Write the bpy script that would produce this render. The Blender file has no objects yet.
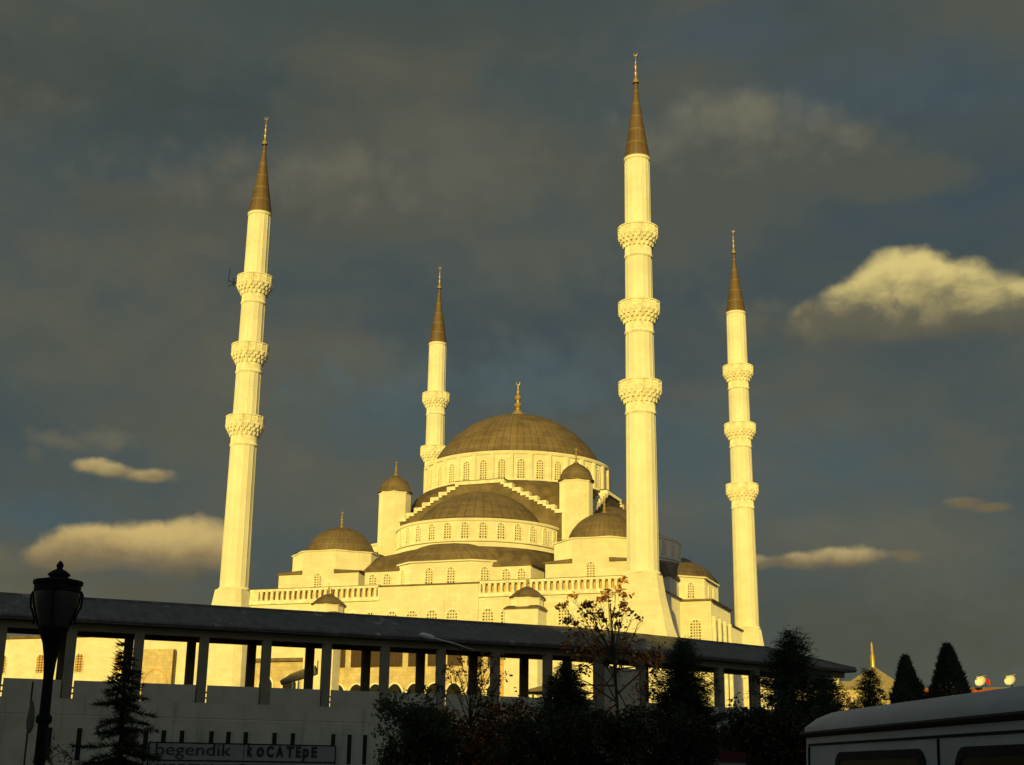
import bpy, math, random
from math import sin, cos, pi, radians as R, atan2, asin, sqrt, hypot
from mathutils import Vector, Matrix
S = bpy.context.scene
COL = S.collection
rnd = random.Random(7)

# ------------------------------------------------------------------ camera
FPX = 1351.55
CAM = Vector((79.583, -214.797, 1.7))
YAW, PITCH, ROLL = -0.359615, 0.281164, 0.012691
fw = Vector((sin(YAW)*cos(PITCH), cos(YAW)*cos(PITCH), sin(PITCH)))
r0 = Vector((cos(YAW), -sin(YAW), 0)); u0 = r0.cross(fw)
rt = cos(ROLL)*r0 + sin(ROLL)*u0; up = -sin(ROLL)*r0 + cos(ROLL)*u0
cd = bpy.data.cameras.new('camera'); cam = bpy.data.objects.new('camera', cd); COL.objects.link(cam)
cd.sensor_width = 36; cd.lens = FPX*36/1024; cd.clip_start = 0.1; cd.clip_end = 8000
cam.matrix_world = Matrix(((rt.x, up.x, -fw.x, CAM.x), (rt.y, up.y, -fw.y, CAM.y), (rt.z, up.z, -fw.z, CAM.z), (0, 0, 0, 1)))
S.camera = cam
S.render.resolution_x = 1024; S.render.resolution_y = 765
S.view_settings.view_transform = 'Standard'; S.view_settings.look = 'None'
S.view_settings.exposure = 0.0; S.view_settings.gamma = 1.0

def ray(px, py): return fw*FPX + rt*(px-512) - up*(py-382.5)
def at(px, py, depth): return CAM + ray(px, py)*(depth/FPX)          # a point seen there, so many metres away
def azel(px, py):
    d = ray(px, py).normalized(); return atan2(d.x, d.y), asin(d.z)

# ------------------------------------------------------------------ sun and sky
SUN_EL, SUN_AZ = R(10.0), R(171.5)        # azimuth clockwise from +Y
sd = Vector((sin(SUN_AZ)*cos(SUN_EL), cos(SUN_AZ)*cos(SUN_EL), sin(SUN_EL)))
sl = bpy.data.lights.new('sun', 'SUN'); so = bpy.data.objects.new('sun', sl); COL.objects.link(so)
sl.energy = 4.35; sl.angle = R(0.5); sl.color = (1.0, 0.735, 0.125)
so.location = (100, -300, 80); so.rotation_euler = sd.to_track_quat('Z', 'Y').to_euler()

W = bpy.data.worlds.new('World'); S.world = W; W.use_nodes = True
W.cycles.sampling_method = 'MANUAL'; W.cycles.sample_map_resolution = 256
nt = W.node_tree; nt.nodes.clear()
class NG:
    def __init__(s, t): s.t = t
    def n(s, k, **kw):
        o = s.t.nodes.new(k)
        for a, b in kw.items(): setattr(o, a, b)
        return o
    def put(s, sock, v):
        if isinstance(v, bpy.types.NodeSocket): s.t.links.new(v, sock)
        elif v is not None: sock.default_value = v
    def m(s, op, a, b=None, c=None, clamp=False):
        o = s.n('ShaderNodeMath', operation=op, use_clamp=clamp)
        s.put(o.inputs[0], a)
        if b is not None: s.put(o.inputs[1], b)
        if c is not None: s.put(o.inputs[2], c)
        return o.outputs[0]
    def step(s, x, a, b, lo=0., hi=1., smooth=True):
        o = s.n('ShaderNodeMapRange', interpolation_type='SMOOTHSTEP' if smooth else 'LINEAR')
        s.put(o.inputs['Value'], x); s.put(o.inputs['From Min'], a); s.put(o.inputs['From Max'], b)
        s.put(o.inputs['To Min'], lo); s.put(o.inputs['To Max'], hi); return o.outputs[0]
    def noise(s, vec, scale, detail=5, rough=.55, dist=0.):
        o = s.n('ShaderNodeTexNoise', noise_dimensions='3D'); s.put(o.inputs['Vector'], vec)
        o.inputs['Scale'].default_value = scale; o.inputs['Detail'].default_value = detail
        o.inputs['Roughness'].default_value = rough; o.inputs['Distortion'].default_value = dist
        return o.outputs['Fac']
    def mix(s, f, a, b):
        o = s.n('ShaderNodeMix', data_type='RGBA'); s.put(o.inputs[0], f)
        for k, v in ((6, a), (7, b)):
            s.put(o.inputs[k], (v[0], v[1], v[2], 1) if isinstance(v, tuple) else v)
        return o.outputs[2]
    def vec(s, x, y, z):
        o = s.n('ShaderNodeCombineXYZ')
        for i, v in enumerate((x, y, z)): s.put(o.inputs[i], v)
        return o.outputs[0]
    def ramp(s, f, stops):
        o = s.n('ShaderNodeValToRGB'); s.put(o.inputs[0], f); e = o.color_ramp.elements
        while len(e) < len(stops): e.new(0.5)
        for q, (p, c) in zip(e, stops): q.position = p; q.color = (*c, 1)
        return o.outputs[0]
g = NG(nt)
tc = g.n('ShaderNodeTexCoord'); sx = g.n('ShaderNodeSeparateXYZ'); nt.links.new(tc.outputs['Generated'], sx.inputs[0])
AZ = g.m('ARCTAN2', sx.outputs[0], sx.outputs[1]); EL = g.m('ARCSINE', sx.outputs[2])
dirv = tc.outputs['Generated']
stretch = g.vec(AZ, g.m('MULTIPLY', EL, 2.2), 0.3)
n_big = g.noise(g.vec(AZ, g.m('MULTIPLY', EL, 1.5), .9), 4.2, 5, .5, .5)
n_mid = g.noise(stretch, 9.0, 6, .55, .5)
n_edge = g.noise(g.vec(AZ, g.m('MULTIPLY', EL, 1.2), 4.1), 95., 5, .6, .2)
n_fine = g.noise(g.vec(AZ, g.m('MULTIPLY', EL, 1.3), 1.7), 34., 6, .6, .3)
vor = g.n('ShaderNodeTexVoronoi', feature='SMOOTH_F1', voronoi_dimensions='2D'); vor.inputs['Scale'].default_value = 26.; vor.inputs['Smoothness'].default_value = .35; vor.inputs['Detail'].default_value = 1.6; vor.inputs['Roughness'].default_value = .55
g.put(vor.inputs['Vector'], g.vec(g.m('ADD', AZ, g.m('MULTIPLY', n_fine, .018)), g.m('ADD', g.m('MULTIPLY', EL, 1.15), g.m('MULTIPLY', n_mid, .02)), .4))
puff = g.m('SUBTRACT', vor.outputs['Distance'], .48)
sky = g.n('ShaderNodeTexSky', sky_type='NISHITA'); sky.sun_disc = False
sky.sun_elevation = SUN_EL; sky.sun_rotation = SUN_AZ; sky.altitude = 900
bg_sky = g.n('ShaderNodeBackground'); nt.links.new(sky.outputs[0], bg_sky.inputs[0]); bg_sky.inputs[1].default_value = 0.11
# the overcast: slate and brown-grey banks
tone = g.m('ADD', g.m('ADD', g.m('MULTIPLY', n_big, .72), g.m('MULTIPLY', n_mid, .28)), g.m('MULTIPLY', puff, -.03))
col = g.ramp(tone, [(.36, (.050, .069, .071)), (.47, (.068, .081, .072)), (.56, (.088, .090, .067)), (.68, (.114, .110, .073))])
def ellipse(px, py, wx, wy, dy=None):
    a, e = azel(px, py); k = 1/FPX
    da = g.m('DIVIDE', g.m('SUBTRACT', AZ, a), wx*k*1.03/cos(e)); de = g.m('DIVIDE', g.m('SUBTRACT', EL, e), wy*k)
    return g.m('SQRT', g.m('ADD', g.m('MULTIPLY', da, da), g.m('MULTIPLY', de, de)))
def union(blobs, k=.0):
    o = None
    for b in blobs:
        d = ellipse(*b)
        o = d if o is None else g.m('SMOOTH_MIN', o, d, .25)
    return o
rough_e = g.m('ADD', g.m('ADD', g.m('MULTIPLY', puff, .75), g.m('MULTIPLY', g.m('SUBTRACT', n_edge, .5), .7)), g.m('ADD', g.m('MULTIPLY', g.m('SUBTRACT', n_fine, .5), .9), g.m('MULTIPLY', g.m('SUBTRACT', n_mid, .5), .8)))
def bank(blobs, dark, lit, soft, strength, ytop, ybot, rough=1.0, litmix=1.0, puffy=1.0, lo=.12, hi=.9, fade=.0):
    """one cloud: blobs in the sky, lit from the side of the sun, dimmer towards its flat base"""
    global col
    d = g.m('ADD', union(blobs), g.m('MULTIPLY', rough_e, rough))
    mask = g.m('MULTIPLY', g.step(d, 1.0+soft*.3, 1.0-soft), strength)
    x = blobs[0][0]
    e0, e1 = azel(x, ybot)[1], azel(x, ytop)[1]
    h = g.m('ADD', g.step(EL, e0, e1, smooth=False), g.m('MULTIPLY', g.m('SUBTRACT', n_fine, .5), .7))
    h = g.m('ADD', h, g.m('MULTIPLY', g.m('SUBTRACT', n_mid, .5), .5))
    h = g.m('SUBTRACT', h, g.m('MULTIPLY', puff, .35*puffy))
    if fade: mask = g.m('MULTIPLY', mask, g.step(g.m('ADD', EL, g.m('MULTIPLY', g.m('SUBTRACT', n_mid, .5), .02)), e0, e0+(e1-e0)*fade))
    c = g.mix(g.m('MULTIPLY', g.step(h, lo, hi), litmix), dark, lit)
    col = g.mix(mask, col, c)
# blue-grey and dark patches first, then dull banks, then the bright clouds
bank([(900, 100, 260, 70), (960, 200, 150, 60), (700, 30, 160, 40)], (.046, .069, .080), (.060, .086, .096), .9, .85, 40, 220, .6)
bank([(390, 410, 130, 70), (540, 385, 150, 55), (690, 460, 130, 80), (40, 515, 80, 30), (830, 470, 130, 60)], (.058, .090, .098), (.080, .112, .116), .9, .75, 340, 480, .7)
bank([(60, 60, 330, 90), (420, 20, 320, 50)], (.045, .058, .050), (.058, .070, .060), .9, .75, 0, 120, .6)
bank([(60, 330, 190, 100), (170, 420, 170, 40)], (.082, .086, .062), (.110, .106, .072), .9, .7, 260, 440, .7)
bank([(540, 260, 170, 90), (460, 170, 130, 60)], (.084, .090, .070), (.108, .110, .082), .9, .65, 140, 330, .9)
bank([(260, 195, 160, 50), (340, 180, 80, 40), (130, 200, 80, 34)], (.080, .082, .060), (.140, .130, .088), .75, .85, 150, 240, .6)
bank([(735, 130, 80, 48), (800, 158, 120, 50), (690, 190, 140, 80), (890, 180, 90, 30)], (.082, .086, .066), (.165, .156, .104), .5, .9, 85, 220, .35, 1.0, .8, .2, 1.0)
bank([(880, 640, 280, 80), (600, 610, 500, 60)], (.056, .058, .038), (.066, .066, .044), .9, .9, 560, 700, .5)
bank([(38, 462, 20, 20), (105, 440, 44, 15), (60, 440, 36, 12)], (.105, .098, .06), (.175, .15, .085), .9, .5, 425, 480, 1.2)
bank([(112, 470, 34, 10), (92, 466, 22, 9), (142, 476, 34, 10)], (.24, .18, .075), (.56, .42, .16), .5, .9, 455, 490, .6)
bank([(60, 578, 110, 28), (150, 590, 140, 24), (190, 575, 90, 24)], (.088, .076, .042), (.135, .110, .058), .9, .75, 545, 600, .7)
bank([(160, 552, 72, 30), (105, 548, 60, 24), (196, 548, 44, 32), (75, 560, 50, 18)], (.34, .215, .070), (.60, .435, .15), .34, .98, 512, 588, .36, 1.0, .6, .05, .70, .7)
bank([(850, 328, 120, 34), (940, 326, 140, 40), (765, 318, 40, 26)], (.088, .082, .054), (.150, .136, .084), .95, .9, 290, 365, .7, 1.0, 1.0, .1, .9, .5)
bank([(908, 286, 54, 40), (938, 298, 78, 42), (866, 306, 54, 32), (990, 302, 46, 32), (1018, 314, 34, 24), (920, 316, 118, 28), (826, 318, 44, 20)], (.130, .116, .068), (.70, .56, .20), .30, .98, 244, 352, .27, 1.0, .55, .18, .80, .5)
bank([(845, 557, 48, 12), (800, 561, 38, 10), (768, 562, 26, 9)], (.15, .115, .055), (.46, .34, .145), .5, .95, 545, 568, .6)
bank([(908, 555, 20, 8), (965, 503, 22, 8), (990, 507, 26, 6)], (.15, .115, .055), (.38, .28, .12), .6, .9, 495, 510, .7)
bg_cl = g.n('ShaderNodeBackground'); nt.links.new(col, bg_cl.inputs[0]); bg_cl.inputs[1].default_value = 1.0
mx = g.n('ShaderNodeMixShader'); sunside = g.n('ShaderNodeVectorMath', operation='DOT_PRODUCT'); nt.links.new(dirv, sunside.inputs[0]); sunside.inputs[1].default_value = tuple(sd)
nt.links.new(g.step(sunside.outputs['Value'], -.35, .6, .97, .40), mx.inputs[0])      # the cloud opens towards the low sun
nt.links.new(bg_sky.outputs[0], mx.inputs[1]); nt.links.new(bg_cl.outputs[0], mx.inputs[2])
wo = g.n('ShaderNodeOutputWorld'); nt.links.new(mx.outputs[0], wo.inputs[0])

# ------------------------------------------------------------------ materials
MATS = {}
def mat(name, base, rough=.8, metal=0., var=.12, scale=1.5, build=None, bump=0., bscale=20., coord='Object', spec=.3):
    m = bpy.data.materials.new(name); m.use_nodes = True; t = m.node_tree; b = t.nodes['Principled BSDF']
    h = NG(t); tcn = h.n('ShaderNodeTexCoord'); P = tcn.outputs[coord]
    c = (base[0], base[1], base[2])
    n1 = h.noise(P, scale, 6, .6, .2)
    lo = tuple(x*(1-var) for x in c); hi = tuple(min(1, x*(1+var)) for x in c)
    colr = h.mix(h.step(n1, .3, .7), lo, hi)
    if build: colr = build(h, P, colr)
    h.put(b.inputs['Base Color'], colr)
    b.inputs['Roughness'].default_value = rough; b.inputs['Diffuse Roughness'].default_value = (.25 if name == 'smooth_limestone' else 1.0) if rough > .75 else 0.; b.inputs['Metallic'].default_value = metal
    b.inputs['Specular IOR Level'].default_value = spec
    if bump:
        bn = h.n('ShaderNodeBump'); bn.inputs['Strength'].default_value = bump; bn.inputs['Distance'].default_value = .05
        h.put(bn.inputs['Height'], h.noise(P, bscale, 4, .6)); t.links.new(bn.outputs[0], b.inputs['Normal'])
    MATS[name] = m; return m
def stone_build(joint=.30, bw=1.3, bh=.62, streak=.35, c2=(.86, .845, .80)):
    def f(h, P, c):
        sp = h.n('ShaderNodeSeparateXYZ'); h.t.links.new(P, sp.inputs[0])
        # cut blocks: joints every course, and uprights by the longer wall direction
        u = h.m('ADD', sp.outputs[0], h.m('MULTIPLY', sp.outputs[1], 1.0))
        br = h.n('ShaderNodeTexBrick'); h.put(br.inputs['Vector'], h.vec(u, sp.outputs[2], 0.))
        br.inputs['Scale'].default_value = 1.; br.inputs['Brick Width'].default_value = bw; br.inputs['Row Height'].default_value = bh
        br.inputs['Mortar Size'].default_value = .012; br.inputs['Bias'].default_value = 0
        br.inputs['Color1'].default_value = (1, 1, 1, 1); br.inputs['Color2'].default_value = (*c2, 1); br.inputs['Mortar'].default_value = (1-joint, 1-joint, 1-joint*1.1, 1)
        mm = h.n('ShaderNodeMix', data_type='RGBA', blend_type='MULTIPLY'); mm.inputs[0].default_value = 1.
        h.put(mm.inputs[6], c); h.put(mm.inputs[7], br.outputs[0])
        # rain streaks: long in z
        st = h.noise(h.vec(h.m('MULTIPLY', sp.outputs[0], 1.6), h.m('MULTIPLY', sp.outputs[1], 1.6), h.m('MULTIPLY', sp.outputs[2], .12)), 1.4, 6, .65)
        return h.mix(h.m('MULTIPLY', h.step(st, .56, .78), streak), mm.outputs[2], (.42, .36, .26))
    return f
stone = mat('limestone', (.77, .74, .66), .85, var=.05, scale=.35, build=stone_build(.20, 1.3, .62, .30, (.92, .91, .88)), bump=.15, bscale=6)
shaft_stone = mat('smooth_limestone', (.77, .75, .66), .8, var=.07, scale=.3, build=stone_build(.05, 1.9, 1.3, .16, (.98, .978, .97)), bump=.08, bscale=5)
trim = mat('limestone_trim', (.76, .735, .64), .8, var=.14, scale=1.2, bump=.1, bscale=8)
stone_old = mat('weathered_stone', (.66, .56, .38), .9, var=.14, scale=.8, build=stone_build(.35, 1.1, .5, .5), bump=.3, bscale=5)
def lead_axis(nseam, rows):
    def f(h, P, c):
        sp = h.n('ShaderNodeSeparateXYZ'); h.t.links.new(P, sp.inputs[0])
        a = h.m('MULTIPLY', h.m('ARCTAN2', sp.outputs[1], sp.outputs[0]), nseam/(2*pi))
        fa = h.m('ABSOLUTE', h.m('SUBTRACT', h.m('FRACT', a), .5))
        seam = h.step(fa, .40, .49)
        zz = h.m('ADD', h.m('MULTIPLY', sp.outputs[2], rows), h.m('MULTIPLY', h.m('FLOOR', a), .37))
        fz = h.m('ABSOLUTE', h.m('SUBTRACT', h.m('FRACT', h.m('MULTIPLY', sp.outputs[2], rows)), .5))
        lap = h.step(fz, .42, .49)
        cell = h.n('ShaderNodeTexWhiteNoise', noise_dimensions='2D'); h.put(cell.inputs['Vector'], h.vec(h.m('FLOOR', a), h.m('FLOOR', zz), 0.))
        c2 = h.mix(h.m('MULTIPLY', cell.outputs[0], .30), c, (.225, .172, .108))
        c3 = h.mix(h.m('MULTIPLY', seam, .55), c2, (.035, .030, .022))
        return h.mix(h.m('MULTIPLY', lap, .45), c3, (.25, .215, .15))
    return f
lead_main = mat('lead_main_dome', (.170, .124, .074), .62, var=.28, scale=.45, build=lead_axis(72, .62), spec=.35)
lead_small = mat('lead_small_dome', (.150, .110, .066), .62, var=.28, scale=.6, build=lead_axis(44, .9), spec=.35)
lead_flat = mat('lead_sheet', (.140, .103, .062), .65, var=.35, scale=.6, spec=.35)
lead_cone = mat('lead_spire', (.120, .076, .036), .6, var=.14, scale=.4, build=lead_axis(16, .45), spec=.35)
gold = mat('gilded_metal', (.52, .38, .14), .42, .5, var=.08)
dark = mat('window_dark', (.075, .060, .038), .5, var=.25, scale=3)
void = mat('dark_interior', (.012, .010, .007), .8, var=.2)
bronze = mat('brown_shutter', (.060, .034, .018), .6, var=.2)
pale_lattice = mat('lattice_stone', (.70, .66, .53), .85, var=.06)
orange_stone = mat('ochre_stone', (.62, .44, .22), .9, var=.12, scale=1.2, bump=.2)
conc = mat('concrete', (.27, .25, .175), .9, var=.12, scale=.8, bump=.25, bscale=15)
def form_lines(h, P, c):
    sp = h.n('ShaderNodeSeparateXYZ'); h.t.links.new(P, sp.inputs[0])
    st = h.noise(h.vec(sp.outputs[0], sp.outputs[1], h.m('MULTIPLY', sp.outputs[2], .1)), 1.3, 6, .7)
    return h.mix(h.m('MULTIPLY', h.step(st, .52, .74), .5), c, (.17, .155, .11))
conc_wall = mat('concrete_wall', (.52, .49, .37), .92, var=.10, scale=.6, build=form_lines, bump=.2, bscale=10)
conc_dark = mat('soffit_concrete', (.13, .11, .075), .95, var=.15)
def seams_and_sun_patches(h, P, c):
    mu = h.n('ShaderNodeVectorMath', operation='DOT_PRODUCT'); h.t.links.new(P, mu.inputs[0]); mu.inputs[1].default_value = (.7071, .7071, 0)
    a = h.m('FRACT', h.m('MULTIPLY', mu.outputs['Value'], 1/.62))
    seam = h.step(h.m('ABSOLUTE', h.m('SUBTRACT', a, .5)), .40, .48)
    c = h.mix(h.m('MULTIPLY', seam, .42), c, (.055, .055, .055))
    st = h.noise(P, .55, 7, .7, .6)  # pale patches: sunlight falling on the roof, painted into the lead colour
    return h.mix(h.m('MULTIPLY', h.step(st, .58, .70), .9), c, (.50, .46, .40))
roof_lead = mat('grey_roof_lead', (.125, .115, .098), .62, var=.25, scale=1.4, build=seams_and_sun_patches, spec=.4)
iron = mat('black_iron', (.010, .010, .009), .6, var=.2, spec=.12)
frost = mat('dusty_lamp_glass', (.060, .057, .045), .35, var=.12, spec=.5)
asphalt = mat('asphalt', (.05, .05, .048), .95, var=.2, scale=3, bump=.4, bscale=60)
paving = mat('paving', (.24, .22, .18), .9, var=.15, scale=1.2, bump=.2)
kerbm = mat('kerb', (.30, .29, .26), .9)
white_line = mat('road_paint', (.75, .75, .70), .8, var=.1, scale=6)
bark = mat('bark', (.055, .042, .028), .95, var=.3, scale=8, bump=.5)
bark_pale = mat('bark_pale', (.10, .085, .06), .95, var=.25, scale=8)
G1 = mat('needle_dark', (.022, .032, .014), .8, var=.3, spec=.15); G2 = mat('needle_mid', (.040, .052, .022), .8, var=.3, spec=.15)
L1 = mat('leaf_green', (.055, .070, .025), .8, var=.3, spec=.15); L2 = mat('leaf_olive', (.085, .080, .028), .8, var=.3, spec=.15)
A1 = mat('leaf_rust', (.42, .17, .04), .8, var=.3, spec=.15); A2 = mat('leaf_orange', (.56, .27, .06), .8, var=.25, spec=.15); A3 = mat('leaf_brown', (.13, .058, .022), .85, var=.3, spec=.15)
B1 = mat('blossom', (.75, .66, .48), .8, var=.1)
carp = mat('van_paint', (.42, .445, .46), .5, var=.10, scale=2.2, spec=.5)
rubber = mat('rubber', (.014, .014, .014), .8, var=.2)
glass = mat('tinted_glass', (.010, .011, .011), .30, var=.1, spec=.06)
chrome = mat('wheel_metal', (.45, .45, .46), .35, .9)
sign_face = mat('sign_panel', (.22, .22, .18), .7, var=.08, scale=3)
ink = mat('sign_letters', (.022, .020, .016), .7, var=.1)
dull_red = mat('faded_red_paint', (.10, .014, .012), .8, var=.2)
dull_grey = mat('faded_white_paint', (.22, .20, .19), .8, var=.2)
red = mat('red_paint', (.42, .035, .025), .6, var=.1)
rust_roof = mat('red_tile', (.40, .11, .045), .9, var=.25, scale=4)
plaster = mat('plaster', (.55, .47, .33), .9, var=.1, scale=.7)
roof_tan = mat('tan_roof', (.24, .20, .14), .85, var=.15, scale=2)
white_m = mat('white_metal', (.78, .74, .64), .6, var=.05)
cart_cover = mat('tan_tarpaulin', (.42, .36, .26), .9, var=.2, scale=4)
canvas = mat('grey_tarpaulin', (.16, .145, .11), .9, var=.2, scale=4)
block = mat('shade_block_wall', (.40, .36, .30), .9, var=.08, scale=.5)
lampshell = mat('lamp_shell', (.70, .69, .64), .5, var=.1)

# ------------------------------------------------------------------ mesh builder and linking
class MB:
    def __init__(s): s.v = []; s.f = []; s.m = []; s.mi = 0
    def add(s, vs, fs, mi=None):
        o = len(s.v); s.v += [tuple(x) for x in vs]
        s.f += [tuple(i+o for i in q) for q in fs]; s.m += [s.mi if mi is None else mi]*len(fs); return s
    def box(s, x0, x1, y0, y1, z0, z1, mi=None):
        return s.add([(x0, y0, z0), (x1, y0, z0), (x1, y1, z0), (x0, y1, z0), (x0, y0, z1), (x1, y0, z1), (x1, y1, z1), (x0, y1, z1)],
                     [(3, 2, 1, 0), (4, 5, 6, 7), (0, 1, 5, 4), (1, 2, 6, 5), (2, 3, 7, 6), (3, 0, 4, 7)], mi)
    def obox(s, o, a, b, c, mi=None):          # corner o and three edge vectors (right-handed)
        o, a, b, c = map(Vector, (o, a, b, c))
        return s.add([o, o+a, o+a+b, o+b, o+c, o+a+c, o+a+b+c, o+b+c],
                     [(3, 2, 1, 0), (4, 5, 6, 7), (0, 1, 5, 4), (1, 2, 6, 5), (2, 3, 7, 6), (3, 0, 4, 7)], mi)
    def rings(s, rings, closed=True, cap0=True, cap1=True, mi=None):
        n = len(rings[0]); vs = [p for q in rings for p in q]; fs = []
        for k in range(len(rings)-1):
            for i in range(n if closed else n-1):
                j = (i+1) % n; fs.append((k*n+i, k*n+j, (k+1)*n+j, (k+1)*n+i))
        if cap0: fs.append(tuple(range(n-1, -1, -1)))
        if cap1: fs.append(tuple((len(rings)-1)*n+i for i in range(n)))
        return s.add(vs, fs, mi)
    def prism(s, poly, z0, z1, mi=None):
        return s.rings([[(x, y, z0) for x, y in poly], [(x, y, z1) for x, y in poly]], mi=mi)
    def lathe(s, prof, n=32, c=(0, 0), a0=0., a1=2*pi, cap0=False, cap1=False, off=0., mi=None, sx=1., sy=1.):
        full = abs(a1-a0-2*pi) < 1e-6; k = n if full else n+1
        an = [a0+off+(a1-a0)*i/n for i in range(k)]
        return s.rings([[(c[0]+r*cos(a)*sx, c[1]+r*sin(a)*sy, z) for a in an] for r, z in prof], full, cap0, cap1, mi)
    def tube(s, pts, rad, n=6, mi=None, caps=True):
        pts = [Vector(p) for p in pts]; rs = []
        if not hasattr(rad, '__len__'): rad = [rad]*len(pts)
        for i, p in enumerate(pts):
            d = (pts[min(i+1, len(pts)-1)]-pts[max(i-1, 0)])
            d = d.normalized() if d.length > 1e-9 else Vector((0, 0, 1))
            a = d.orthogonal().normalized() if i == 0 else (a-d*a.dot(d)).normalized()
            b = d.cross(a); rs.append([p+(a*cos(2*pi*k/n)+b*sin(2*pi*k/n))*rad[i] for k in range(n)])
        return s.rings(rs, True, caps, caps, mi)
    def ball(s, c, r, n=10, mi=None):
        return s.lathe([(max(r*sin(pi*k/n), 1e-3), c[2]-r*cos(pi*k/n)) for k in range(n+1)], 12, (c[0], c[1]), mi=mi)
    def build(s, name, mats, parent=None, loc=(0, 0, 0), smooth=30.):
        me = bpy.data.meshes.new(name); L = Vector(loc)
        me.from_pydata([tuple(Vector(p)-L) for p in s.v], [], s.f)
        for m in (mats if isinstance(mats, (list, tuple)) else [mats]): me.materials.append(m)
        me.polygons.foreach_set('material_index', s.m)
        if smooth:
            me.polygons.foreach_set('use_smooth', [True]*len(s.f)); me.set_sharp_from_angle(angle=R(smooth))
        me.update(); return link(name, me, parent, loc)
def wpos(o):
    p = Vector(o.location)
    return p + (wpos(o.parent) if o.parent else Vector())
def link(name, data, parent, loc, rz=0.):
    o = bpy.data.objects.new(name, data); COL.objects.link(o)
    if parent: o.parent = parent; o.location = Vector(loc)-wpos(parent)
    else: o.location = loc
    o.rotation_euler.z = rz; return o
def tag(o, label=None, cat=None, group=None, kind=None):
    for k, v in (('label', label), ('category', cat), ('group', group), ('kind', kind)):
        if v: o[k] = v
    return o
def thing(name, loc, label, cat, group=None):
    return tag(link(name, None, None, loc), label, cat, group)
def dup(o, parent=None, loc=None, label=None):
    c = o.copy(); COL.objects.link(c)
    if parent: c.parent = parent
    if loc is not None: c.location = loc
    if label: c['label'] = label
    for ch in list(o.children): dup(ch, c)
    return c
def turn(o, k):                                        # copy of a part (with sub-parts) turned k quarter turns about the mosque's axis
    c = dup(o, o.parent); v = Vector(o.location); a = k*pi/2
    c.location = (v.x*cos(a)-v.y*sin(a), v.x*sin(a)+v.y*cos(a), v.z); c.rotation_euler.z = o.rotation_euler.z+a
    return c

# ------------------------------------------------------------------ the setting
PZ = 5.25                                              # level of the plaza behind the colonnade
P0 = Vector((31.09, -153.35)); D1 = Vector((cos(R(45)), sin(R(45)))); D2 = Vector((cos(R(60)), sin(R(60))))
SP1, SP2 = 3.6, 3.8
BEND = P0 + D1*SP1*9
START = P0 - D1*SP1*9.5; END = BEND + D2*SP2*6.35
N1 = Vector((-D1.y, D1.x)); N2 = Vector((-D2.y, D2.x)); NM = (N1+N2).normalized(); NMs = 1/NM.dot(N1)
def pl(d, ext=0.): return [START+N1*d, BEND+NM*NMs*d, END+N2*d+D2*ext]
mb = MB(); mb.lathe([(3500, 0.), (0.01, 0.)], 64); mb.f = [q[::-1] for q in mb.f]
tag(mb.build('ground', asphalt), kind='structure')
q = pl(.35)
mb = MB(); mb.prism([(p.x, p.y) for p in (q[0], q[1], q[2])]+[(75, 60), (60, 260), (-260, 260), (-260, -300), (START.x-20, START.y-23)], .02, PZ)
tag(mb.build('plaza', paving, smooth=0), kind='structure')
kq = [START-N1*5.2, BEND-NM*NMs*5.2, END-N2*5.2+D2*25]; kb = [START-N1*.02, BEND-NM*.02, END+D2*25]
mb = MB(); mb.prism([(p.x, p.y) for p in kq]+[(p.x, p.y) for p in reversed(kb)], .004, .13)
tag(mb.build('pavement', paving, smooth=0), kind='structure')
mb = MB()
for a, b, n in ((kq[0], kq[1], N1), (kq[1], kq[2], N2)):
    d = b-a; mb.obox((a.x, a.y, .004), (-n.x*.18, -n.y*.18, 0), (d.x, d.y, 0), (0, 0, .14))
    mb.f[-6:] = [x[::-1] for x in mb.f[-6:]]
tag(mb.build('kerb', kerbm, smooth=0), kind='structure')
mb = MB()
for k in range(26):
    o = START-N1*11+D1*(k*4.5-4); mb.obox((o.x, o.y, .004), (D1.x*2, D1.y*2, 0), (N1.x*.12, N1.y*.12, 0), (0, 0, .004))
tag(mb.build('road_marking', white_line, smooth=0), kind='structure')

# ------------------------------------------------------------------ shared shapes
def finial_prof(h, r):                                 # stacked gilded knobs
    return [(r*1.05, -.02*h), (r*.9, .05*h), (r*.52, .12*h), (r*.24, .19*h), (r*.22, .22*h), (r*.50, .27*h), (r*.55, .30*h), (r*.48, .33*h), (r*.18, .37*h), (r*.18, .42*h),
            (r*.42, .47*h), (r*.46, .50*h), (r*.36, .545*h), (r*.14, .60*h), (r*.24, .64*h), (r*.24, .66*h), (r*.10, .70*h), (r*.07, .86*h)]
def finial(parent, c, h, r):
    m = MB(); m.lathe([(a, c[2]+z) for a, z in finial_prof(h, r)], 14, (c[0], c[1]), cap1=True)
    k = .050*h; cz = c[2]+.90*h                         # crescent, open upwards
    pts = [(c[0]+k*cos(R(a)), c[1], cz+k*sin(R(a))) for a in range(-235, 56, 24)]
    m.tube(pts, [.12*k+.26*k*sin(pi*i/(len(pts)-1)) for i in range(len(pts))], 6)
    return m.build('finial', gold, parent, c)
def arch_pts(w, h, n=8):                               # half-round headed outline, base at z=0
    r = w/2; return [(-r, 0), (r, 0)]+[(r*cos(pi*k/n), h-r+r*sin(pi*k/n)) for k in range(n+1)]
def ogee_pts(w, h, n=6):                               # pointed arch
    r = w/2; rise = r*1.05; o = [(-r, 0), (r, 0)]
    for k in range(n+1):
        t = k/n; o.append((r*(1-t**1.5), h-rise+rise*sin(t*pi/2)*.9+rise*.1*t))
    for k in range(1, n+1):
        t = 1-k/n; o.append((-r*(1-t**1.5), h-rise+rise*sin(t*pi/2)*.9+rise*.1*t))
    return o
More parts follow.
